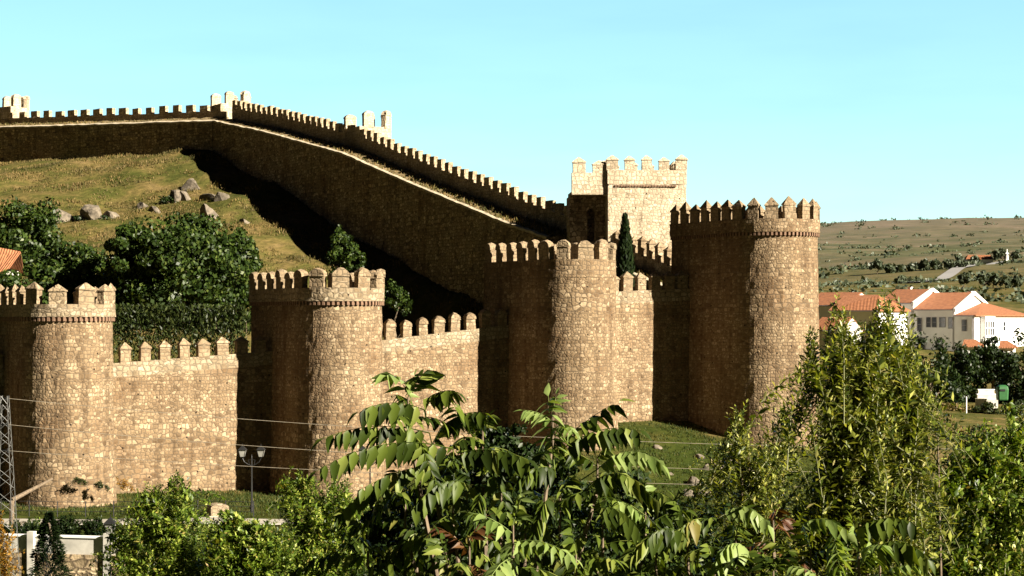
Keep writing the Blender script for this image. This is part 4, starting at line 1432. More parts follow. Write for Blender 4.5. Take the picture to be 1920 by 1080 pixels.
# left and centre, farther down the slope
willow_shrub('sunlit bush with long pale shoots at the bottom, left of the others', 320, 46,
             [(315, 985, 92, 72, 0), (290, 945, 46, 44, 0), (335, 925, 30, 46, 0), (235, 1000, 36, 50, 0), (300, 1060, 110, 60, 0), (395, 1020, 50, 60, 1)], .145, 620, LG['bright'], 611, per=44, shoot=1.0, up=.42, asp=.42, name='dense_bush', group='bushes along the bottom')
willow_shrub('bush with thin branches at the bottom, under the double street lamp', 600, 44,
             [(600, 960, 80, 66, 0), (560, 910, 36, 40, 0), (640, 930, 40, 44, 0), (590, 1040, 120, 60, 0), (680, 1000, 60, 70, 0)], .14, 620, LG['bright'], 612, per=44, shoot=1.0, up=.42, asp=.4, name='dense_bush', group='bushes along the bottom')
willow_shrub('lowest bush at the bottom, in the dip between two taller ones', 480, 42,
             [(480, 1020, 90, 56, 0), (440, 1060, 80, 40, 0), (430, 985, 36, 36, 0)], .15, 480, LG['bright'], 613, per=44, shoot=.9, up=.42, asp=.45, name='dense_bush', group='bushes along the bottom')


# dark undergrowth behind the broad leaved tree
def undergrowth(label, px, Y, lobes, leaf, n, mat, seed, name='dense_bush', cat='shrub', asp=.55):
    r = np.random.default_rng(seed)
    s = Y / F; c = at(px, 600, Y); zb = gz(c[0], c[1])
    root = thing(name, (c[0], c[1], zb), label, cat)
    O = np.array(root.location)
    Vs, Qs, k = [], [], 0
    area = sum(l[2] * l[3] for l in lobes)
    for i, l in enumerate(lobes):
        lc = at(l[0], l[1], Y + l[4])
        P, nv, rr = clump_points(lc, (l[2] * s, l[2] * s * .7, l[3] * s), 60, int(n * l[2] * l[3] / area), seed + i, lower=-1, cr=(.14, .26))
        m = len(P)
        D = nrm(np.cross(nv, rand_dirs(m, rr)) + np.array([0, 0, -.3]))
        L = leaf * rr.uniform(.6, 1.2, m)
        V, Q = leaf6(P - D * L[:, None] * .5, D, nv, L, L * asp)
        Vs.append(V); Qs.append(Q + k); k += len(V)
    link_mesh('crown', fast_mesh('crown', np.concatenate(Vs) - O, np.concatenate(Qs)), mat, root)
    mb = MB()
    for j in range(8):
        l = lobes[j % len(lobes)]
        e = at(l[0] + r.uniform(-.5, .5) * l[2], l[1], Y + l[4])
        st = np.array([c[0] + r.normal(0, .2), c[1], zb - .2])
        mb.tube([st - O, (st + e) / 2 + np.array([0, 0, .3]) - O, e - O], [.04, .025, .008], 6)
    mb.build('stems', M['bark'], root)


undergrowth('dark mass of undergrowth behind and below the broad leaved tree', 1000, 19.0,
            [(900, 960, 190, 110, 0), (1080, 960, 180, 110, 0), (1000, 1050, 330, 70, 0), (930, 860, 110, 70, .3), (1290, 1020, 140, 80, 0), (760, 1000, 90, 90, .5)], .085, 30000, LG['dark'], 621)


# ------------------------------------------------------------------ foreground: the broad leaved trees (long leaves of many leaflets)
def leaflet(b, axis_, nv, L, W, r):
    """eight-point leaflet with a bent midrib: four quads"""
    S = nrm(np.cross(axis_, nv)); Nn = np.cross(S, axis_)
    ts = [0.0, .28, .62, 1.0]; wd = [.08, .5, .36, .015]; dz = [0, -.02, -.09, -.24]
    mid = [b + axis_ * L * t + Nn * L * z for t, z in zip(ts, dz)]
    V = []
    for m, w in zip(mid, wd):
        V += [m + S * W * w + Nn * W * .16 * w * 2, m, m - S * W * w + Nn * W * .16 * w * 2]
    Q = []
    for k in range(3):
        Q += [[3 * k, 3 * k + 1, 3 * k + 4, 3 * k + 3], [3 * k + 1, 3 * k + 2, 3 * k + 5, 3 * k + 4]]
    return V, Q


class Leaves:
    def __init__(s): s.V = []; s.Q = []; s.n = 0
    def add(s, V, Q):
        s.V.append(np.array(V)); s.Q.append(np.array(Q) + s.n); s.n += len(V)
    def build(s, name, mat, parent, O):
        if s.n: link_mesh(name, fast_mesh(name, np.concatenate(s.V) - O, np.concatenate(s.Q)), mat, parent)


def compound_leaf(lv, mb, base, az, el, L, pairs, llen, r, O, sag=.5):
    h = np.array([math.cos(az), math.sin(az), 0.0]); z = np.array([0, 0, 1.0])
    n = pairs + 2
    t = np.linspace(0, 1, n)
    pts = base + h * (L * np.cos(el) * t)[:, None] + z * (L * (np.sin(el) * t - sag * t ** 2 * math.cos(el)))[:, None]
    st = MB(); st.tube(list(pts[::2]), np.linspace(.0034, .0013, len(pts[::2])), 4)
    lv.add(np.array(st.v), np.array(st.f))
    side = np.array([-h[1], h[0], 0])
    for k in range(1, n):
        tan = nrm(pts[min(k, n - 1)] - pts[k - 1])
        upn = nrm(np.cross(tan, side)); upn = upn if upn[2] > 0 else -upn
        for sg in ((-1, 1) if k < n - 1 else (0,)):
            if r.random() < .03: continue
            if sg == 0: ax = tan
            else:
                ax = nrm(side * sg * .85 + tan * (.35 + .35 * t[k]) - z * r.uniform(.2, .85) - upn * .1 + r.normal(0, .10, 3))
            nv = nrm(upn + side * sg * -.15 + r.normal(0, .22, 3))
            l = llen * (.62 + .55 * math.sin(math.pi * min(1, .18 + .75 * t[k]))) * r.uniform(.82, 1.12)
            V, Q = leaflet(pts[k] + ax * .004, ax, nv, l, l * r.uniform(.29, .39), r)
            lv.add(V, Q)


def frond(lv, root_pt, a, b, arch, pairs, llen, r, hang=.75, lift=.0, asp=.46):
    """one long leaf from a to b with rows of hanging leaflets; its stalk continues to the shoot"""
    z = np.array([0, 0, 1.0])
    t = np.linspace(0, 1, pairs + 2)
    pts = a + (b - a) * t[:, None] + z * (arch * 4 * t * (1 - t))[:, None]
    st = MB(); st.tube([root_pt] + list(pts[::2]), np.linspace(.0042, .0014, len(pts[::2]) + 1), 4)
    lv.add(np.array(st.v), np.array(st.f))
    for k in range(1, len(t)):
        tan = nrm(pts[k] - pts[k - 1])
        side = nrm(np.cross(tan, z))
        for sg in ((-1, 1) if k < len(t) - 1 else (0,)):
            if r.random() < .04: continue
            if sg == 0: ax = nrm(tan - z * .3)
            else: ax = nrm(side * sg * r.uniform(.3, .7) + tan * r.uniform(.15, .5) - z * (hang * r.uniform(.75, 1.2)) + z * lift)
            nv = nrm(z * .8 + side * sg * .9 + r.normal(0, .25, 3))
            l = llen * (.70 + .42 * math.sin(math.pi * (.15 + .75 * t[k]))) * r.uniform(.85, 1.1)
            V, Q = leaflet(pts[k], ax, nv, l, l * asp * r.uniform(.85, 1.1), r)
            lv.add(V, Q)


def compound_tree(label, base_px, Y, rosettes, seed, name='broadleaf_tree', group=None, fronds=()):
    """rosettes: (px, py, dY, size, leaves, kind); each at the tip of a shoot"""
    r = np.random.default_rng(seed)
    c = at(base_px, 600, Y); zb = gz(c[0], c[1])
    root = thing(name, (c[0], c[1], zb), label, 'tree', group)
    O = np.array(root.location)
    lv, yv, rv = Leaves(), Leaves(), Leaves()
    mb = MB(); tb = MB()
    hub = np.array([c[0], c[1], zb + (at(0, 1150, Y)[2] - zb) * .8])
    tb.tube([np.array([c[0], c[1], zb - .2]) - O, (np.array([c[0], c[1], zb]) + hub) / 2 + np.array([.08, 0, 0]) - O, hub - O], [.09, .075, .055], 8)
    for (px, py, dY, size, nl, kind) in rosettes:
        tip = at(px, py, Y + dY)
        m = (hub + tip) / 2 + np.array([(tip[0] - hub[0]) * .18, 0, -.1])
        low = tip - np.array([0, 0, .35 * size])
        tb.tube([hub - O, m - O, low - O, tip - O], [.03, .02, .011, .006], 6)
        a0 = r.uniform(0, 6.28)
        for k in range(nl):
            f = k / max(1, nl - 1)                # 0 youngest at the tip
            az = a0 + k * 2.4 + r.normal(0, .25)
            el = math.radians(66 - 74 * f ** .6 + r.normal(0, 8))
            L = size * (.27 + .62 * f ** .7) * r.uniform(.85, 1.1)
            b = tip - np.array([0, 0, 1]) * (.42 * size * f)
            tgt = yv if (kind == 'y' and f < .62) or (kind == 'm' and f < .25) else (rv if kind == 'r' else lv)
            compound_leaf(tgt, mb, b, az, el, L, int(5 + 6.0 * min(1, L / .7)), .15 * (.72 + .28 * f) * size ** .4, r, O, sag=.30 + .45 * f)
    for (ax_, ay_, bx_, by_, dY, arch, pr, ln, kind, rx_, ry_, hang) in fronds:
        a_, b_ = at(ax_, ay_, Y + dY), at(bx_, by_, Y + dY - .15)
        rp = at(rx_, ry_, Y + dY + .05)
        frond(yv if kind == 'y' else lv, rp, a_, b_, arch, pr, ln, r, hang)
    lv.build('crown', LG['ailanthus'], root, O)
    yv.build('young_sunlit_leaves', LG['young'], root, O)
    rv.build('russet_leaves', LG['russet'], root, O)
    tb.build('trunk', M['bark'], root)


compound_tree('big tree with long leaves of many leaflets in front of the middle of the wall', 930, 12.2,
              [(765, 745, 0, .55, 6, 'm'), (812, 830, .4, .7, 6, 'n'), (905, 800, .3, .55, 6, 'n'), (1036, 775, 0, .5, 5, 'y'), (1120, 860, .3, .6, 6, 'n'),
               (850, 905, .3, .9, 8, 'n'), (760, 930, .4, .75, 7, 'n'), (940, 920, .5, .7, 6, 'n'), (1050, 930, .4, .8, 7, 'n'), (1130, 960, .3, .9, 8, 'n'),
               (690, 985, .7, .8, 7, 'n'), (1210, 960, .3, .85, 8, 'm'), (985, 985, .3, .7, 6, 'n')], 701, group='trees with long compound leaves',
              fronds=[(795, 768, 672, 772, -.1, .05, 8, .155, 'n', 800, 790, .9), (805, 812, 606, 822, -.1, .06, 11, .135, 'n', 812, 840, .95), (850, 842, 592, 884, -.15, .10, 13, .140, 'n', 850, 860, .95),
                      (835, 872, 664, 926, -.1, .05, 10, .120, 'n', 850, 890, .9), (795, 752, 855, 735, .1, .03, 6, .13, 'n', 800, 790, .5), (770, 745, 722, 705, 0, .05, 5, .15, 'y', 775, 770, .2), (770, 745, 795, 700, .05, .02, 5, .15, 'n', 775, 770, .1),
                      (860, 850, 990, 862, -.2, .04, 9, .150, 'n', 850, 870, 1.0), (830, 800, 910, 775, .2, .04, 7, .13, 'n', 815, 830, .8), (870, 800, 845, 752, .2, .02, 5, .12, 'n', 890, 820, .4),
                      (1038, 860, 1028, 742, -.15, .0, 9, .135, 'y', 1040, 880, .45), (1050, 830, 1160, 752, .1, .02, 6, .14, 'n', 1045, 850, .5), (1060, 838, 1200, 808, 0, .06, 10, .135, 'n', 1045, 860, .95),
                      (1120, 880, 1242, 872, -.1, .10, 10, .140, 'y', 1090, 900, .5), (1110, 905, 1235, 950, -.15, .12, 10, .135, 'n', 1090, 925, .7), (1040, 880, 970, 905, -.2, .05, 8, .13, 'n', 1042, 895, .8),
                      (870, 905, 770, 965, -.25, .08, 9, .145, 'n', 880, 925, .9), (900, 925, 890, 1010, -.3, .06, 9, .13, 'n', 895, 930, .6), (1200, 930, 1290, 985, -.1, .10, 9, .13, 'n', 1180, 945, .8),
                      (760, 905, 640, 965, .2, .08, 9, .135, 'n', 770, 925, .9), (1110, 960, 1210, 1015, -.2, .10, 9, .13, 'n', 1100, 975, .8), (1030, 935, 1000, 1015, -.2, .06, 8, .125, 'n', 1032, 940, .7)])
compound_tree('pale young shoots with large leaflets at the bottom centre, below the big compound leaved tree', 960, 10.4,
              [(962, 985, 0, .78, 8, 'y'), (880, 1010, .3, .7, 5, 'r'), (1080, 1040, .5, .8, 7, 'n'), (840, 1060, .2, .8, 7, 'n')], 702, group='trees with long compound leaves')
compound_tree('compound leaved tree at the bottom right with yellowish leaf tips', 1480, 11.8,
              [(1290, 985, .2, .8, 7, 'n'), (1380, 1000, 0, .8, 7, 'n'), (1450, 975, .3, .5, 4, 'r'), (1520, 1030, 0, .8, 7, 'n'), (1610, 1020, -.1, .7, 6, 'm'), (1650, 1060, .2, .75, 7, 'm'), (1230, 1030, .3, .8, 7, 'n'),
               (1340, 1070, -.3, .8, 7, 'n'), (1450, 1070, -.2, .75, 7, 'n'), (1560, 1080, -.3, .75, 7, 'm')], 703, group='trees with long compound leaves',
              fronds=[(1330, 975, 1260, 1010, 0, .05, 8, .13, 'n', 1345, 990, .8), (1360, 960, 1440, 985, 0, .07, 8, .13, 'y', 1350, 985, .5), (1500, 985, 1590, 1000, -.1, .06, 8, .12, 'y', 1490, 1005, .35), (1560, 1000, 1575, 1070, -.2, .03, 8, .12, 'y', 1555, 1000, .3),
                      (1600, 995, 1720, 985, -.1, .06, 8, .13, 'n', 1595, 1015, .8), (1400, 1030, 1340, 1062, -.3, .08, 8, .14, 'y', 1405, 1045, .9), (1640, 1030, 1740, 1050, -.2, .08, 9, .14, 'n', 1630, 1050, .9), (1280, 1000, 1190, 1040, -.2, .08, 9, .13, 'n', 1290, 1015, .8)])
# ------------------------------------------------------------------ houses below the corner tower
def tile_mat(name, c0, c1):
    m, nt, b = new_mat(name)
    uv = nt.nodes.new('ShaderNodeUVMap'); uv.uv_map = 'UVMap'
    sep = nt.nodes.new('ShaderNodeSeparateXYZ'); nt.links.new(uv.outputs['UV'], sep.inputs[0])
    w = mathn(nt, 'SINE', mathn(nt, 'MULTIPLY', sep.outputs['X'], 2 * math.pi / .25))
    rows = mathn(nt, 'FRACT', mathn(nt, 'MULTIPLY', sep.outputs['Y'], 1 / .35))
    nz = nt.nodes.new('ShaderNodeTexNoise'); nz.inputs['Scale'].default_value = 1.6; nz.inputs['Detail'].default_value = 6
    nt.links.new(uv.outputs['UV'], nz.inputs['Vector'])
    nt.links.new(ramp_of(nt, nz.outputs['Fac'], [(.3, c0), (.7, c1)]), b.inputs['Base Color'])
    b.inputs['Roughness'].default_value = .85
    h = mathn(nt, 'MULTIPLY_ADD', rows, .4, w)
    bp = nt.nodes.new('ShaderNodeBump'); bp.inputs['Strength'].default_value = .7; bp.inputs['Distance'].default_value = .06
    nt.links.new(h, bp.inputs['Height']); nt.links.new(bp.outputs['Normal'], b.inputs['Normal'])
    return m


M['tile'] = tile_mat('orange_roof_tiles', (0.22, 0.078, 0.030), (0.35, 0.140, 0.058))
M['tile_old'] = tile_mat('brown_roof_tiles', (0.17, 0.06, 0.022), (0.30, 0.11, 0.038))
HW = np.array([.77, -.638, 0.0]); HD = np.array([.638, .77, 0.0]); ZZ = np.array([0, 0, 1.0])


def roof_slab(mb, a, b, c, d, th=.18):
    """a-b eave, c-d ridge"""
    a, b, c, d = [np.array(p, float) for p in (a, b, c, d)]
    uv = [(0, 0), (np.linalg.norm(b - a), 0), (np.linalg.norm(b - a), np.linalg.norm(c - b)), (0, np.linalg.norm(c - b))]
    mb.poly([a, b, c, d], uv)
    lo = [p - ZZ * th for p in (a, b, c, d)]
    mb.poly(lo[::-1])
    P = [a, b, c, d]
    for i in range(4):
        j = (i + 1) % 4
        mb.poly([lo[i], lo[j], P[j], P[i]])


def add_window(root, p, w_, n, wid, hei, cols=1, rows=1, frame='frame_white', name='window'):
    """p: bottom centre on the wall face, n outward"""
    fr = MB(); t = .07
    q = p + n * .03
    fr.box(q - ZZ * t, w_, n, ZZ, wid + 2 * t, .10, t); fr.box(q + ZZ * hei, w_, n, ZZ, wid + 2 * t, .10, t)
    for s_ in (-1, 1): fr.box(q + w_ * s_ * (wid / 2 + t / 2), w_, n, ZZ, t, .10, hei)
    for k in range(1, cols): fr.box(q + w_ * (wid * (k / cols - .5)), w_, n, ZZ, .05, .08, hei)
    for k in range(1, rows): fr.box(q + ZZ * (hei * k / rows - .025), w_, n, ZZ, wid, .08, .05)
    o = fr.build(name, M[frame], root)
    g = MB(); g.box(q - n * .0, w_, n, ZZ, wid, .03, hei)
    g.build('pane', M['glass'], o)
    return o


def house(label, corner, zeave, zg, wid, hd, rise, wins, gable_wins=(), tile='tile', hip=False, verge=True, group='white houses below the corner tower', name='white_house', chimney=None, wall='white_paint'):
    """corner: plan point of the right end of the facade; facade runs left (-HW), depth along HD"""
    root = thing(name, (corner[0], corner[1], zg), label, 'house', group)
    c = np.array([0, 0, 0.0]); e = zeave - zg
    L = lambda u, v, z: c + HW * (u - wid) + HD * v + ZZ * z
    D = 2 * hd
    mb = MB()
    for a, b in (((0, 0), (wid, 0)), ((wid, 0), (wid, D)), ((wid, D), (0, D)), ((0, D), (0, 0))):
        p, q = L(*a, -.8), L(*b, -.8)
        mb.poly([p, q, L(*b, e), L(*a, e)])
    if not hip:
        for u in (0, wid):
            mb.poly([L(u, 0, e), L(u, D, e), L(u, hd, e + rise)])
    mb.build('wall', M[wall], root)
    mb = MB(); o = .45; k = rise / hd
    if hip:
        r0, r1 = L(.1, hd, e + rise + .2), L(max(.2, wid - hd * .55), hd, e + rise + .2)
        A, B, C_, D_ = L(0, -o, e - o * k + .2), L(wid + o, -o, e - o * k + .2), L(wid + o, D + o, e - o * k + .2), L(0, D + o, e - o * k + .2)
        roof_slab(mb, A, B, r1, r0); roof_slab(mb, C_, D_, r0, r1)
        roof_slab(mb, B, C_, r1, r1 + HD * .01)
    else:
        roof_slab(mb, L(.05, -o, e - o * k + .2), L(wid - .02, -o, e - o * k + .2), L(wid - .02, hd, e + rise + .2), L(.05, hd, e + rise + .2))
        roof_slab(mb, L(wid - .02, D + o, e - o * k + .2), L(.05, D + o, e - o * k + .2), L(.05, hd - .003, e + rise + .19), L(wid - .02, hd - .003, e + rise + .19))
    rf = mb.build('roof', M[tile], root)
    if chimney:
        mb = MB(); p = L(chimney[0], chimney[1], e + rise * .6)
        mb.box(p, HW, HD, ZZ, .55, .55, 1.3); mb.box(p + ZZ * 1.3, HW, HD, ZZ, .75, .75, .12)
        mb.build('chimney', M['white_paint'], rf)
    if verge and not hip:
        mb = MB(); t = .55
        for (v0, z0, v1, z1) in ((-o, e - o * k + .32, hd, e + rise + .38), (D + o, e - o * k + .32, hd, e + rise + .38)):
            a, b = L(wid, v0, z0), L(wid, v1, z1)
            i_, j_ = a + HW * .35, b + HW * .35
            for w0, w1 in (((a, b), (i_, j_)),):
                (a, b), (i_, j_) = w0, w1
                dn = -ZZ * t
                mb.poly([a, b, j_, i_]); mb.poly([i_, j_, j_ + dn, i_ + dn]); mb.poly([a, b, b + dn, a + dn]); mb.poly([a + dn, b + dn, j_ + dn, i_ + dn])
                mb.poly([a, i_, i_ + dn, a + dn]); mb.poly([b, j_, j_ + dn, b + dn])
        mb.build('gable_coping', M['white_paint'], root, weld=False)
    mb = MB()
    mb.bar(L(0, -o - .06, e - o * k + .06), L(wid, -o - .06, e - o * k + .06), .07, 6)
    mb.bar(L(wid - .25, -.08, e - .1), L(wid - .25, -.08, -.5), .05, 6)
    mb.bar(L(wid - .25, -o - .06, e - o * k + .06), L(wid - .25, -.08, e - .2), .05, 6)
    mb.build('gutter', M['shutter'], root)
    for (u, z, w_, h_) in wins:
        add_window(root, L(u, 0, z), HW, -HD, w_, h_, 1, 2, 'shutter')
    for (v, z, w_, h_, cc, rr) in gable_wins:
        add_window(root, L(wid, v, z), HD, HW, w_, h_, cc, rr)
    return root, L, e


S3 = 300 / F
c2 = at(1790, 580, 300.0)
zgr = -5.3
c1 = c2 - HW * 7.2; c1[2] = at(0, 568, 305)[2]
c0 = c1 - HW * 6.0
house('terraced white house with a brown tiled roof, left of the one with the brightest roof', c1, c1[2], zgr + .5, 6.4, 6.2, 2.1,
      [(4.5, 5.0, .7, 1.5), (1.4, 5.0, .7, 1.5), (4.5, 1.6, .8, 1.6), (1.6, .5, 1.0, 2.1)], tile='tile_old', chimney=(2, 7.2))
house('terraced white house with the brightest orange roof and a long white gable coping', c2, c2[2], zgr, 7.1, 6.4, 2.55,
      [(1.0, 3.6, .7, 2.0), (2.6, 4.2, .7, 1.5), (3.6, 4.2, .7, 1.5), (5.0, 4.2, 1.0, 1.5), (6.4, 4.0, .7, 1.7), (1.4, .4, 1.0, 2.1), (4.5, .8, 1.0, 1.6)], chimney=(5.5, 8.6))
c3 = at(1827, 592, 297.3)
rt, L3, e3 = house('white house with a hipped roof and a glazed bay window at the right edge', c3, c3[2], zgr, 3.3, 9.5, 2.0,
                   [(1.6, 3.6, .75, 1.7), (2.6, .6, .8, 1.6)], hip=True, gable_wins=[(10.5, 3.6, .8, 1.4, 1, 2)])
# glazed bay
mb = MB(); pb = L3(3.3, 3.6, e3 - 3.9) + HW * .45
bw, bh = 3.1, 3.7
for k in range(5): mb.box(pb + HD * (bw * (k / 4 - .5)) + HW * .40, HD, HW, ZZ, .22, .12, bh)
for z_, h_ in ((0, .85), (1.9, .16), (3.0, .7)): mb.box(pb + ZZ * z_ + HW * .38, HD, HW, ZZ, bw + .2, .14, h_)
for s_ in (-1, 1): mb.box(pb + HD * s_ * (bw / 2 + .04), HW, HD, ZZ, .86, .1, bh)
mb.box(pb + ZZ * bh, HD, HW, ZZ, bw + .4, 1.0, .12); mb.box(pb - ZZ * .12, HD, HW, ZZ, bw + .3, .95, .119)
bay = mb.build('bay_window', M['frame_white'], rt)
g = MB(); g.box(pb + HW * .30, HD, HW, ZZ, bw, .04, bh - .05); g.build('pane', M['glass'], bay)
# low porch roofs in front of it
for (px, py, w_, lab) in ((1822, 641, 44, 'low orange porch roof in front of the house with the bay window'), (1886, 643, 36, 'orange lean-to roof under the bay window, at the right edge')):
    p = at(px, py, 291)
    root = thing('porch', (p[0], p[1], gz(p[0], p[1])), lab, 'porch', 'porches of the white houses')
    O = np.array(root.location); w2 = w_ * 291 / F
    mb = MB()
    hz = p[2] - O[2]
    roof_slab(mb, (-w2 / 2, -1.5, hz - .6), (w2 / 2, -1.5, hz - .6), (w2 / 2 - .9, 1.2, hz + .35), (-w2 / 2 + .9, 1.2, hz + .35))
    mb.build('roof', M['tile'], root)
    mb = MB(); mb.box((0, .2, -.5), (1, 0, 0), (0, 1, 0), ZZ, w2 - .5, 2.4, hz + .0); mb.build('wall', M['white_paint'], root)
# houses behind the willow leaved bush
c4 = at(1648, 585, 292.0)
house('white house half hidden by the tall willow leaved bush, with a hipped orange roof', c4, c4[2] + .3, -5.5, 8.6, 4.5, 2.2, [(2, 3.4, .8, 1.4), (4.5, 3.4, .8, 1.4), (7.2, 3.4, .8, 1.4)], hip=True,
      gable_wins=[(3, 3.4, 1.2, 1.5, 2, 1)])
c5 = at(1586, 572, 300.0)
house('house with a plain orange roof just right of the corner tower', c5, c5[2], -5, 7.5, 5.0, 1.9, [(2, 3.4, .8, 1.4), (5, 3.4, .8, 1.4)], tile='tile_old', verge=False)
c6 = at(1578, 618, 272.0)
house('low outbuilding with reddish roof at the foot of the corner tower', c6, c6[2], -7.5, 5.0, 3.0, 1.6, [(2, 2, .8, 1.0)], tile='tile_old', verge=False, name='outbuilding', wall='white_old')
# house inside the walls, left edge
hl = at(8, 480, 199)
root = thing('tiled_house', (hl[0], hl[1], gz(hl[0], hl[1])), 'house with an orange tiled roof among the trees at the left edge', 'house')
O = np.array(root.location); hz = hl[2] - O[2]
mb = MB(); roof_slab(mb, (-4.5, -3.0, hz - 1.7), (1.0, -3.0, hz - 1.7), (1.55, .6, hz + .5), (-4.5, .6, hz + 1.6))
roof_slab(mb, (1.0, 4.2, hz - 1.7), (-4.5, 4.2, hz - 1.7), (-4.5, .603, hz + 1.59), (1.55, .603, hz + .49))
mb.build('roof', M['tile'], root)
mb = MB(); mb.box((-1.9, .6, -.5), (1, 0, 0), (0, 1, 0), ZZ, 5.0, 6.4, hz - 1.0); mb.build('wall', M['white_old'], root)

# dark street trees in front of the white houses
for i, (px, y0, y1, w_, Y, lab) in enumerate([
        (1745, 628, 830, 136, 222, 'dark rounded tree right behind the tall willow leaved bush'),
        (1806, 638, 790, 104, 226, 'dark rounded tree in front of the white houses, left of the green container'),
        (1862, 636, 738, 92, 240, 'dark tree whose crown hangs over the pale wall beside the green container'),
        (1918, 634, 820, 104, 224, 'dark rounded tree at the right edge, beside the green container'),
        (1690, 640, 780, 90, 232, 'dark tree mostly hidden by the tall willow leaved bush')]):
    tree('street_tree', lab, 'tree', px, 0, Y, w_, y0, y1, .42, 6500, LG['dark'], 320 + i, 'dark trees before the houses', 60, cr=(.2, .32), shell=.4, lower=-.8)
for i, (px, y0, y1, w_, Y, lab) in enumerate([(1790, 752, 800, 66, 208, 'dry brownish bush in front of the thin white post'), (1850, 752, 800, 64, 206, 'low bush at the foot of the pale stepped garden wall'), (1902, 752, 800, 60, 207, 'low bush right of the green container'), (1772, 772, 862, 96, 176, 'bush below the white post, beside the tall willow leaved bush'), (1838, 792, 868, 80, 172, 'bush between the willow leaved bush and the bottom right bush, under the pale wall')]):
    tree('low_bush', lab, 'bush', px, 0, Y, w_, y0, y1, .3, 1300, LG['hedge'] if i in (1, 2, 4) else LG['grass'], 390 + i, 'low bushes below the white houses', 26, lower=-.6, shell=.2, cr=(.28, .42))
# pale wall, container, post
p = at(1850, 762, 214); zc_ = p[2] - .2
root = thing('garden_wall', (p[0], p[1], zc_), 'pale stepped garden wall left of the green container', 'wall')
mb = MB()
for k, (w_, h_) in enumerate(((2.4, 1.0), (2.1, 1.5), (1.8, 2.0))): mb.box((.1 * k, .6 * k, -.6), (1, 0, 0), (0, 1, 0), ZZ, w_, .597, h_ + .6)
mb.build('wall_body', M['white_old'], root)
mb = MB()
for k in range(3): mb.box((.1 * k, .6 * k - .02, (1.0, 1.5, 2.0)[k]), (1, 0, 0), (0, 1, 0), ZZ, (2.5, 2.2, 1.9)[k], .6, .09)
mb.build('coping', M['white_paint'], root)
p = at(1879, 750, 212)
root = thing('recycling_container', (p[0], p[1], p[2]), 'green container standing beside the pale wall under the dark trees', 'container')
mb = MB()
ringp = lambda z, s_: [(x * s_, y * s_, z) for x, y in ((-.6, -.5), (-.45, -.62), (.45, -.62), (.6, -.5), (.6, .5), (.45, .62), (-.45, .62), (-.6, .5))]
lv_ = [ringp(0, .86), ringp(.1, .92), ringp(1.15, 1.0), ringp(1.5, .9), ringp(1.66, .55)]
for a, b in zip(lv_[:-1], lv_[1:]):
    for i in range(8):
        j = (i + 1) % 8; mb.poly([a[i], a[j], b[j], b[i]])
mb.poly(lv_[-1]); mb.poly(lv_[0][::-1])
mb.build('body', M['green_paint'], root)
mb = MB(); mb.box((-.1, -.62, 1.0), (1, 0, 0), (0, 1, 0), ZZ, .55, .08, .22); mb.build('slot', M['iron'], root)
p = at(1812, 768, 205)
root = thing('white_post', (p[0], p[1], p[2] - .2), 'thin white post at the edge of the dark trees', 'post')
mb = MB(); mb.bar((0, 0, -.3), (0, 0, 1.5), .07, 8); mb.build('shaft', M['white_paint'], root)
mb = MB(); mb.bar((0, 0, 1.5), (0, 0, 1.6), .09, 8, .03); mb.build('cap', M['white_paint'], root)

# ------------------------------------------------------------------ far slope
r_ = np.random.default_rng(21)
fx = [(1668, 492, 520, 26, 'round tree at the left end of the row beside the far road'), (1690, 496, 522, 22, 'second tree from the left in the row beside the far road'),
      (1712, 490, 518, 22, 'tall tree in the row beside the far road'), (1733, 486, 514, 24, 'leafy tree in the middle of the row beside the far road'), (1756, 484, 512, 24, 'broad tree in the row beside the far road'),
      (1780, 486, 509, 28, 'bluish tree near the right end of the row beside the far road'), (1800, 480, 504, 26, 'tree at the end of the row below the far reddish building'), (1645, 482, 508, 26, 'pale tree standing apart up the slope, left of the row'),
      (1828, 478, 498, 20, 'dark tree beside the white wall of the far reddish building'), (1880, 466, 486, 24, 'tree behind the white monument on the far ridge road'), (1905, 468, 488, 22, 'tree at the right edge on the far ridge road'), (1867, 470, 486, 14, 'small tree between the far building and the monument'),
      (1694, 517, 532, 34, 'low wide tree near the bend of the far road')]
for i, (px, y0, y1, w_, lab) in enumerate(fx):
    Y = {True: 760.0, False: 900.0}[y1 > 500]
    Y = 640 if y1 > 525 else Y
    tree('far_tree', lab, 'tree', px, 0, Y, w_, y0, y1 + 2, 1.5, 420, LG['far'], 350 + i, 'trees on the far slope', 18, cr=(.3, .45), lower=-.9, shell=.3)
for i, (px, y0, y1, w_, lab) in enumerate([(1808, 510, 534, 20, 'small dark tree alone on the near far slope, above the brightest roof'), (1846, 508, 541, 26, 'dark tree, left of a pair, above the white houses'), (1862, 507, 538, 24, 'dark tree, right of a pair, above the white houses'),
                                           (1887, 511, 541, 28, 'round tree above the bay window house'), (1908, 518, 543, 20, 'tree nearest the right edge above the houses')]):
    tree('far_tree', lab, 'tree', px, 0, 520.0, w_, y0, y1, 1.0, 520, LG['far'], 370 + i, 'trees on the far slope', 20, cr=(.3, .45), lower=-.8, shell=.3)
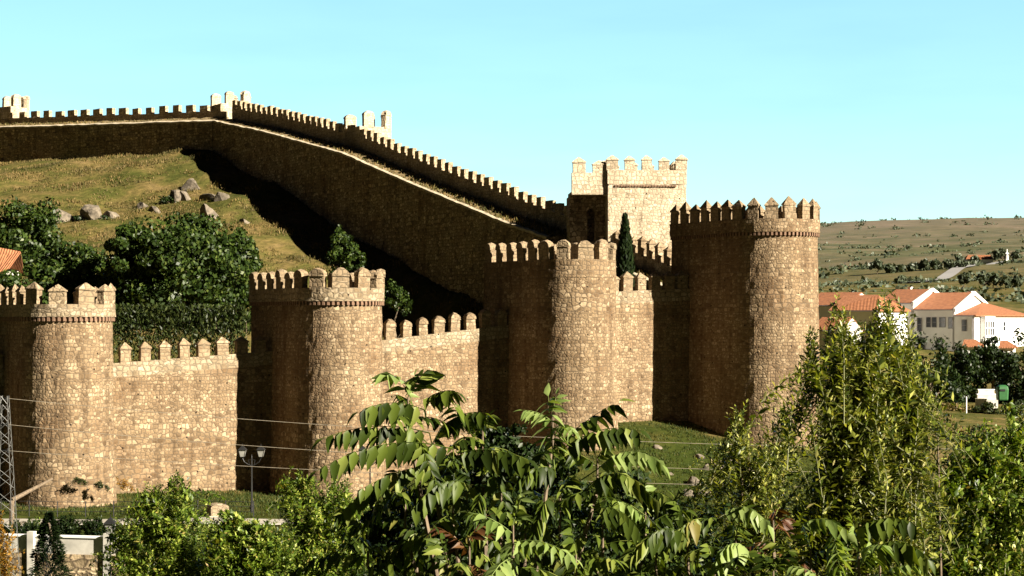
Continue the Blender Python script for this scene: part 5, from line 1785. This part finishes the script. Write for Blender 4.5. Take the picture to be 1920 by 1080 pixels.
# scrub
n = 2600
u = r_.uniform(.14, .30, n); yy = 430 * np.exp(r_.random(n) * 1.9)
xx = u * yy
kp = (wob(xx, yy, 150, 1) + .7 * wob(xx, yy, 45, 2) + r_.normal(0, .5, n)) > .7
xx, yy = xx[kp], yy[kp]
zz_ = ground_z(xx, yy)
Ps, Ds, Ns, Ls = [], [], [], []
for x, y, z in zip(xx, yy, zz_):
    m = 16
    R = r_.uniform(.6, 1.5) * (1 + y / 1500)
    d = rand_dirs(m, r_); d[:, 2] = np.abs(d[:, 2])
    Ps.append(np.array([x, y, z]) + d * np.array([R * 1.5, R, R * .8]) * r_.random((m, 1)) ** .4); Ns.append(nrm(d + rand_dirs(m, r_) * .5)); Ds.append(rand_dirs(m, r_)); Ls.append(np.full(m, R * .9))
P = np.concatenate(Ps); V, Q = diamonds(P, np.concatenate(Ds), np.concatenate(Ns), np.concatenate(Ls), np.concatenate(Ls) * .7)
tag(link_mesh('scrub', fast_mesh('scrub', V, Q), LG['far']), 'dark scrub dotted over the far hillside', 'scrub', kind='stuff')


def ribbon(name, pts, wid, mat, lift=.05, n=60, kind='structure'):
    pts = np.array(pts, float)
    t = np.linspace(0, 1, len(pts)); q = np.linspace(0, 1, n)
    x = np.interp(q, t, pts[:, 0]); y = np.interp(q, t, pts[:, 1])
    d = nrm(np.stack([np.gradient(x), np.gradient(y)], 1)); s_ = np.stack([-d[:, 1], d[:, 0]], 1)
    rows = []
    for o in np.linspace(-.5, .5, 5):
        px = x + s_[:, 0] * wid * o; py = y + s_[:, 1] * wid * o
        rows.append(np.stack([px, py, ground_z(px, py) + lift], 1))
    mb = MB(); mb.grid(np.array(rows)[::-1])
    return tag(mb.build(name, mat), kind=kind)


def onground(px, Y): return ((px - 960) / F * Y, Y)
ribbon('road', [onground(1700, 585), onground(1722, 610), onground(1745, 640), onground(1775, 700), onground(1800, 760), onground(1835, 850), onground(1880, 900), onground(1960, 920)], 5.5, M['road'], .5)
p = at(1838, 483, 905)
p[2] = gz(p[0], p[1])
root = thing('farm_building', tuple(p), 'long low far building with a pale reddish roof on the slope', 'building')
mb = MB(); roof_slab(mb, (-7.5, -2.8, 2.3), (6, -2.8, 2.3), (5, 1.2, 4.4), (-5.5, 1.2, 4.4)); roof_slab(mb, (6, 5.2, 2.3), (-7.5, 5.2, 2.3), (-5.5, 1.203, 4.39), (5, 1.203, 4.39))
mb.build('roof', M['tile_old'], root)
mb = MB(); mb.box((-.7, 1.2, -1), (1, 0, 0), (0, 1, 0), ZZ, 12.4, 7.2, 3.3); mb.build('wall', M['white_paint'], root)
p = at(1888, 486, 890); p[2] = gz(p[0], p[1])
root = thing('white_monument', tuple(p), 'small white pillar monument on the far ridge road', 'monument')
mb = MB(); mb.box((0, 0, -.5), (1, 0, 0), (0, 1, 0), ZZ, 2.4, 2.4, 1.6); mb.build('plinth', M['white_paint'], root)
mb = MB(); mb.tube([(0, 0, 1.1), (0, 0, 4.0)], [.75, .5], 10); mb.box((0, 0, 4.0), (1, 0, 0), (0, 1, 0), ZZ, 1.5, 1.5, .5); mb.bar((0, 0, 4.5), (0, 0, 6.2), .3, 8, .2); mb.build('pillar', M['white_paint'], root)

# ------------------------------------------------------------------ foot of the left tower: path, railing, lamps, mast
ribbon('path', [(-48, 118.6), (-36, 119.2), (-26, 119.4), (-16, 120.2), (-6, 121.6), (6, 124)], 1.7, M['pavement'], .06)
ribbon('kerb', [(-48, 117.1), (-36, 117.7), (-26, 117.9), (-16, 118.7), (-6, 120.1), (6, 122.5)], .35, M['white_old'], .14)


def railing():
    a, b = np.array([-36.0, 121.2]), np.array([-16.5, 122.0])
    root = thing('railing', (a[0], a[1], gz(*a)), 'thin black railing along the path below the leftmost tower', 'railing')
    O = np.array(root.location)
    m = 11; P = [a + (b - a) * k / m for k in range(m + 1)]
    tops = []
    for q in P:
        z = gz(*q); mb = MB(); mb.bar(np.array([q[0], q[1], z - .2]) - O, np.array([q[0], q[1], z + 1.0]) - O, .035, 6)
        mb.build('post', M['iron'], root); tops.append(np.array([q[0], q[1], z]) - O)
    for h_ in (.35, .65, .95):
        mb = MB(); mb.tube([t + ZZ * h_ for t in tops], [.018] * len(tops), 5); mb.build('rail', M['iron'], root)
railing()


def lantern(root, c, s=1.0):
    """four sided tapering lantern standing on c"""
    mb = MB()
    lo, hi, h = .13 * s, .23 * s, .5 * s
    q = lambda r, z: [(c[0] + x * r, c[1] + y * r, c[2] + z) for x, y in ((-1, -1), (1, -1), (1, 1), (-1, 1))]
    a, b = q(lo, 0.06), q(hi, h)
    for i in range(4):
        j = (i + 1) % 4; mb.poly([a[i], a[j], b[j], b[i]])
    mb.poly(a[::-1]); mb.poly(b)
    g = mb.build('lantern', M['lamp_glass'], root)
    mb = MB()
    for i in range(4): mb.bar(a[i], b[i], .018 * s, 4)
    cc = q(hi * 1.25, h + .005); t = q(.05 * s, h + .26 * s)
    for i in range(4):
        j = (i + 1) % 4; mb.poly([cc[i], cc[j], t[j], t[i]])
    mb.poly(cc[::-1]); mb.poly(t); mb.bar((c[0], c[1], c[2] + h + .25 * s), (c[0], c[1], c[2] + h + .42 * s), .03 * s, 5, .01)
    mb.bar((c[0], c[1], c[2] - .02), (c[0], c[1], c[2] + .07), .07 * s, 6, .13 * s)
    mb.build('lantern_hood', M['iron'], g)


def street_lamp(label, px, pyb, pyt, Y, arms, half, turn=0.0):
    b = at(px, pyb, Y); b[2] = gz(b[0], b[1])
    root = thing('street_lamp', tuple(b), label, 'street lamp', 'street lamps')
    top = at(0, pyt, Y)[2] - b[2]
    mb = MB()
    mb.tube([(0, 0, -.3), (0, 0, .5), (0, 0, .55), (0, 0, top * .55), (0, 0, top)], [.12, .11, .07, .05, .04], 8)
    mb.build('pole', M['iron'], root)
    if arms == 2:
        mb = MB(); dx = np.array([math.cos(turn), math.sin(turn), 0])
        for s_ in (-1, 1):
            pts = [np.array([0, 0, top - .55]), dx * s_ * half * .45 + ZZ * (top - .42), dx * s_ * half * .8 + ZZ * (top - .28), dx * s_ * half + ZZ * (top - .02)]
            mb.tube(pts, [.03, .03, .028, .025], 6)
            mb.tube([dx * s_ * half * .25 + ZZ * (top - .5), dx * s_ * half * .35 + ZZ * (top - .16), dx * s_ * half * .12 + ZZ * (top - .12)], [.018, .018, .015], 5)
        mb.bar((0, 0, top), (0, 0, top + .2), .035, 6, .01)
        mb.build('bracket', M['iron'], root)
        for s_ in (-1, 1): lantern(root, tuple(dx * s_ * half + ZZ * top), 1.0)
    else:
        lantern(root, (0, 0, top), 1.15)
    return root


street_lamp('black street lamp with two lanterns, standing free on the grass before a dark shadow', 472, 968, 858, 124, 2, .6)
street_lamp('black street lamp with two lanterns, partly behind the leaves of the big compound leaved tree', 694, 968, 858, 124, 2, .5, .3)
street_lamp('single lantern street lamp beside the white wall at the lower left', 207, 1085, 1003, 98, 1, 0)

# white wall at the lower left
p0, p1 = at(-60, 1000, 106), at(235, 1000, 104)
root = thing('garden_wall', (p0[0], p0[1], gz(p0[0], p0[1])), 'long stained white wall at the lower left behind the small dark conifer', 'wall')
O = np.array(root.location)
zt_ = at(0, 1003, 105)[2]
d_ = nrm(p1 - p0); d_[2] = 0; d_ = nrm(d_); nn_ = np.array([d_[1], -d_[0], 0]); Lw = np.linalg.norm((p1 - p0)[:2])
mid = (p0 + p1) / 2 - O; mid[2] = zt_ - 1.15 - O[2]
mb = MB(); mb.box(mid + ZZ * .15, d_, nn_, ZZ, Lw, .3, .9); mb.build('wall_body', M['white_old'], root)
mb = MB(); mb.box(mid - ZZ * 2.2, d_, nn_, ZZ, Lw, .5, 2.347); mb.build('rubble_base', M['stone_grey'], root)
mb = MB(); mb.box(mid + ZZ * 1.052, d_, nn_, ZZ, Lw + .1, .42, .1); mb.build('coping', M['white_paint'], root)
for k in (.42, .9):
    mb = MB(); q = p0 + d_ * Lw * k - O + nn_ * .2; q[2] = mid[2] - 1.6
    mb.box(q, d_, nn_, ZZ, .38, .38, 2.95); mb.build('pillar', M['white_old'], root)
# stone block by the path
p = at(408, 958, 122); p[2] = gz(p[0], p[1])
root = thing('stone_trough', tuple(p), 'pale arched stone block standing on the grass left of the street lamp', 'stone block')
mb = MB()
prof = [(-.6, -.2), (.6, -.2), (.6, .55)] + [(.6 * math.cos(t), .55 + .26 * math.sin(t)) for t in np.linspace(.1, math.pi - .1, 8)] + [(-.6, .55)]
f_ = [(x, -.45, z) for x, z in prof]; b_ = [(x, .45, z) for x, z in prof]
mb.poly(f_); mb.poly(b_[::-1])
for i in range(len(prof)):
    j = (i + 1) % len(prof); mb.poly([f_[j], f_[i], b_[i], b_[j]])
o = mb.build('block', M['stone_pale'], root); o.rotation_euler = (0, 0, .5)
mb = MB(); mb.box((0, 0, -.25), (1, 0, 0), (0, 1, 0), ZZ, 1.5, 1.2, .3); o = mb.build('base_slab', M['coping'], root); o.rotation_euler = (0, 0, .5)


# lattice mast and its cables
def lattice_mast():
    Y = 100.0; s = Y / F
    top = at(0, 742, Y)[2]; c = at(9, 742, Y)
    zb = gz(c[0], c[1])
    root = thing('lattice_mast', (c[0], c[1], zb), 'steel lattice mast carrying cables at the left edge', 'mast')
    H = top - zb
    wd = lambda z: .17 + .52 * (1 - z / H)
    mb = MB(); corner = lambda i, z: np.array([(-1, 1, 1, -1)[i] * wd(z), (-1, -1, 1, 1)[i] * wd(z), z])
    for i in range(4): mb.bar(corner(i, -.3), corner(i, H), 0.02, 4)
    mb.build('legs', M['galv'], root)
    mb = MB(); z = 0.0; k = 0
    while z < H - .3:
        dz = max(.45, wd(z) * 1.5)
        z2 = min(z + dz, H)
        for i in range(4):
            j = (i + 1) % 4
            a, b = (i, j) if k % 2 else (j, i)
            mb.bar(corner(a, z), corner(b, z2), .011, 4)
        z = z2; k += 1
    mb.build('bracing', M['galv'], root)
    ends = []
    for py in (747, 796, 845):
        z = at(0, py, Y)[2] - zb
        mb = MB(); mb.bar((-.75, 0, z), (.18, 0, z), .035, 6); mb.bar((.16, 0, z + .12), (.16, 0, z - .12), .05, 8); mb.build('cross_arm', M['iron'], root)
        ends.append(np.array([c[0] + .2, c[1], z + zb]))
    return ends


ends = lattice_mast()
for k, (p, mids, lab) in enumerate(zip(ends, (((445, 787), (590, 798), (1250, 827)), ((445, 838), (590, 848), (1250, 873)), ((445, 875), (600, 885), (1290, 905))),
                                       ('topmost cable running right from the lattice mast', 'middle cable running right from the lattice mast', 'lowest cable running right from the lattice mast'))):
    # one long sagging span to the next mast, out of the picture to the right
    px = np.array([14] + [m[0] for m in mids] + [2300.0]); py = np.array([747 + 49 * k] + [m[1] for m in mids] + [mids[-1][1] + 14.0])
    co = np.polyfit(px, py, 2)
    q = np.linspace(14, 2300, 60); yv_ = np.polyval(co, q); yv_ += (747 + 49 * k - yv_[0]) * np.exp(-(q - 14) / 300)
    Yv = 100 + (q - 14) / 2286 * 12
    pts = np.array([at(a, b, c) for a, b, c in zip(q, yv_, Yv)])
    mb = MB(); mb.tube([v - pts[0] for v in pts], [.012] * 60, 4)
    me_o = mb.build('cable', M['cable']); me_o.location = [float(v) for v in pts[0]]
    tag(me_o, lab, 'cable', 'cables of the lattice mast')

# lower left plants
def conifer():
    Y = 62.0; c = at(92, 1060, Y); zb = gz(c[0], c[1]); s = Y / F
    root = thing('small_conifer', (c[0], c[1], zb), 'small dark conifer before the white wall at the lower left', 'tree')
    O = np.array(root.location); r = np.random.default_rng(3)
    top = at(0, 962, Y)[2]; n = 9000
    t = r.random(n) ** .75
    H = top - at(0, 1130, Y)[2]; z0 = top - H
    tier = .72 + .28 * np.abs(np.sin(t * 13))
    rad = (1 - t) ** .75 * 58 * s * tier * r.uniform(.75, 1.1, n)
    a = r.uniform(0, 6.28, n); a = a + .25 * np.sin(a * 5 + t * 20)
    q = r.random(n) ** .4
    P = np.stack([c[0] + np.cos(a) * rad * q, c[1] + np.sin(a) * rad * q, z0 + H * t - rad * q * .25], 1)
    out = np.stack([np.cos(a), np.sin(a), 0 * a + .25], 1)
    D = nrm(out + rand_dirs(n, r) * .4); nv = nrm(rand_dirs(n, r) * .7 + np.array([0, 0, 1]))
    L = r.uniform(.07, .16, n)
    V, Q = diamonds(P, D, nv, L, L * .4, .1)
    link_mesh('crown', fast_mesh('crown', V - O, Q), LG['cypress'], root)
    trunk_mesh(root, (c[0], c[1], zb - .3), (c[0], c[1], top - .3), .1, M['bark'], 0, 1, 5)
conifer()
willow_shrub('shrub with orange leaves at the bottom of the left edge beside the mast', 6, 55, [(2, 1000, 22, 50, 0), (10, 1050, 26, 40, 0)], .16, 60, LG['autumn'], 631, per=22, shoot=.9, asp=.5, name='autumn_shrub')
willow_shrub('thin yellow green shrub in front of the railing at the lower left', 60, 112, [(40, 990, 26, 22, 0), (70, 985, 24, 20, 0)], .26, 60, LG['bright'], 632, per=20, shoot=1.3, asp=.4, name='low_shrub', group='shrubs below the path')
for i, (px, py, rx, ry, lab) in enumerate([(125, 984, 32, 20, 'dark rounded shrub behind the white wall, between the conifer and the next shrub'), (178, 986, 28, 19, 'dark rounded shrub behind the white wall, nearest the single lantern lamp'), (50, 990, 44, 20, 'dark low shrub behind the white wall, left of the conifer')]):
    willow_shrub(lab, px, 110, [(px, py, rx, ry, 0)], .24, 150, LG['dark'], 640 + i, per=26, shoot=.8, asp=.5, name='low_shrub', group='shrubs below the path')
rock('pale rock lying beside the foot of the leaning pole', 34, 944, 118.5, 46, 22, 560)
# weeds rooted at the foot of the left tower
for i, (px, py, w_, h_, Y, lab) in enumerate([(232, 905, 34, 40, 131.5, 'brownish weed growing in the corner between the leftmost tower and the curtain'), (190, 908, 26, 20, 126.6, 'small weed on the foot of the leftmost tower'), (150, 900, 24, 18, 126.2, 'weed with reddish leaves low on the leftmost tower')]):
    willow_shrub(lab, px, Y, [(px, py, w_ / 2, h_ / 3, 0), (px + w_ * .4, py + h_ * .2, w_ / 4, h_ / 5, .2), (px - w_ * .35, py - h_ * .1, w_ / 4, h_ / 4, .1)], .17, 34, LG['hedge'] if i else LG['autumn'], 650 + i, per=14, shoot=.35, asp=.4, up=.3, name='weed', group='weeds at the foot of the leftmost tower', cat='weed', stems=1, base=at(px, py + 4, Y)[2])
# fallen pole
a, b = at(22, 938, 118), at(98, 898, 121)
root = thing('leaning_pole', (a[0], a[1], gz(a[0], a[1])), 'brown wooden pole leaning on the leftmost tower beside the mast', 'pole')
O = np.array(root.location)
mb = MB(); mb.tube([np.array([a[0], a[1], O[2] - .2]) - O, a - O, b - O], [.17, .15, .08], 8); mb.build('shaft', M['bark'], root)
mb = MB(); mb.tube([(a * .4 + b * .6) - O, (a * .3 + b * .7) - O + np.array([.3, 0, .25])], [.05, .02], 6); mb.build('stub', M['bark'], root)
bpy.context.view_layer.update()
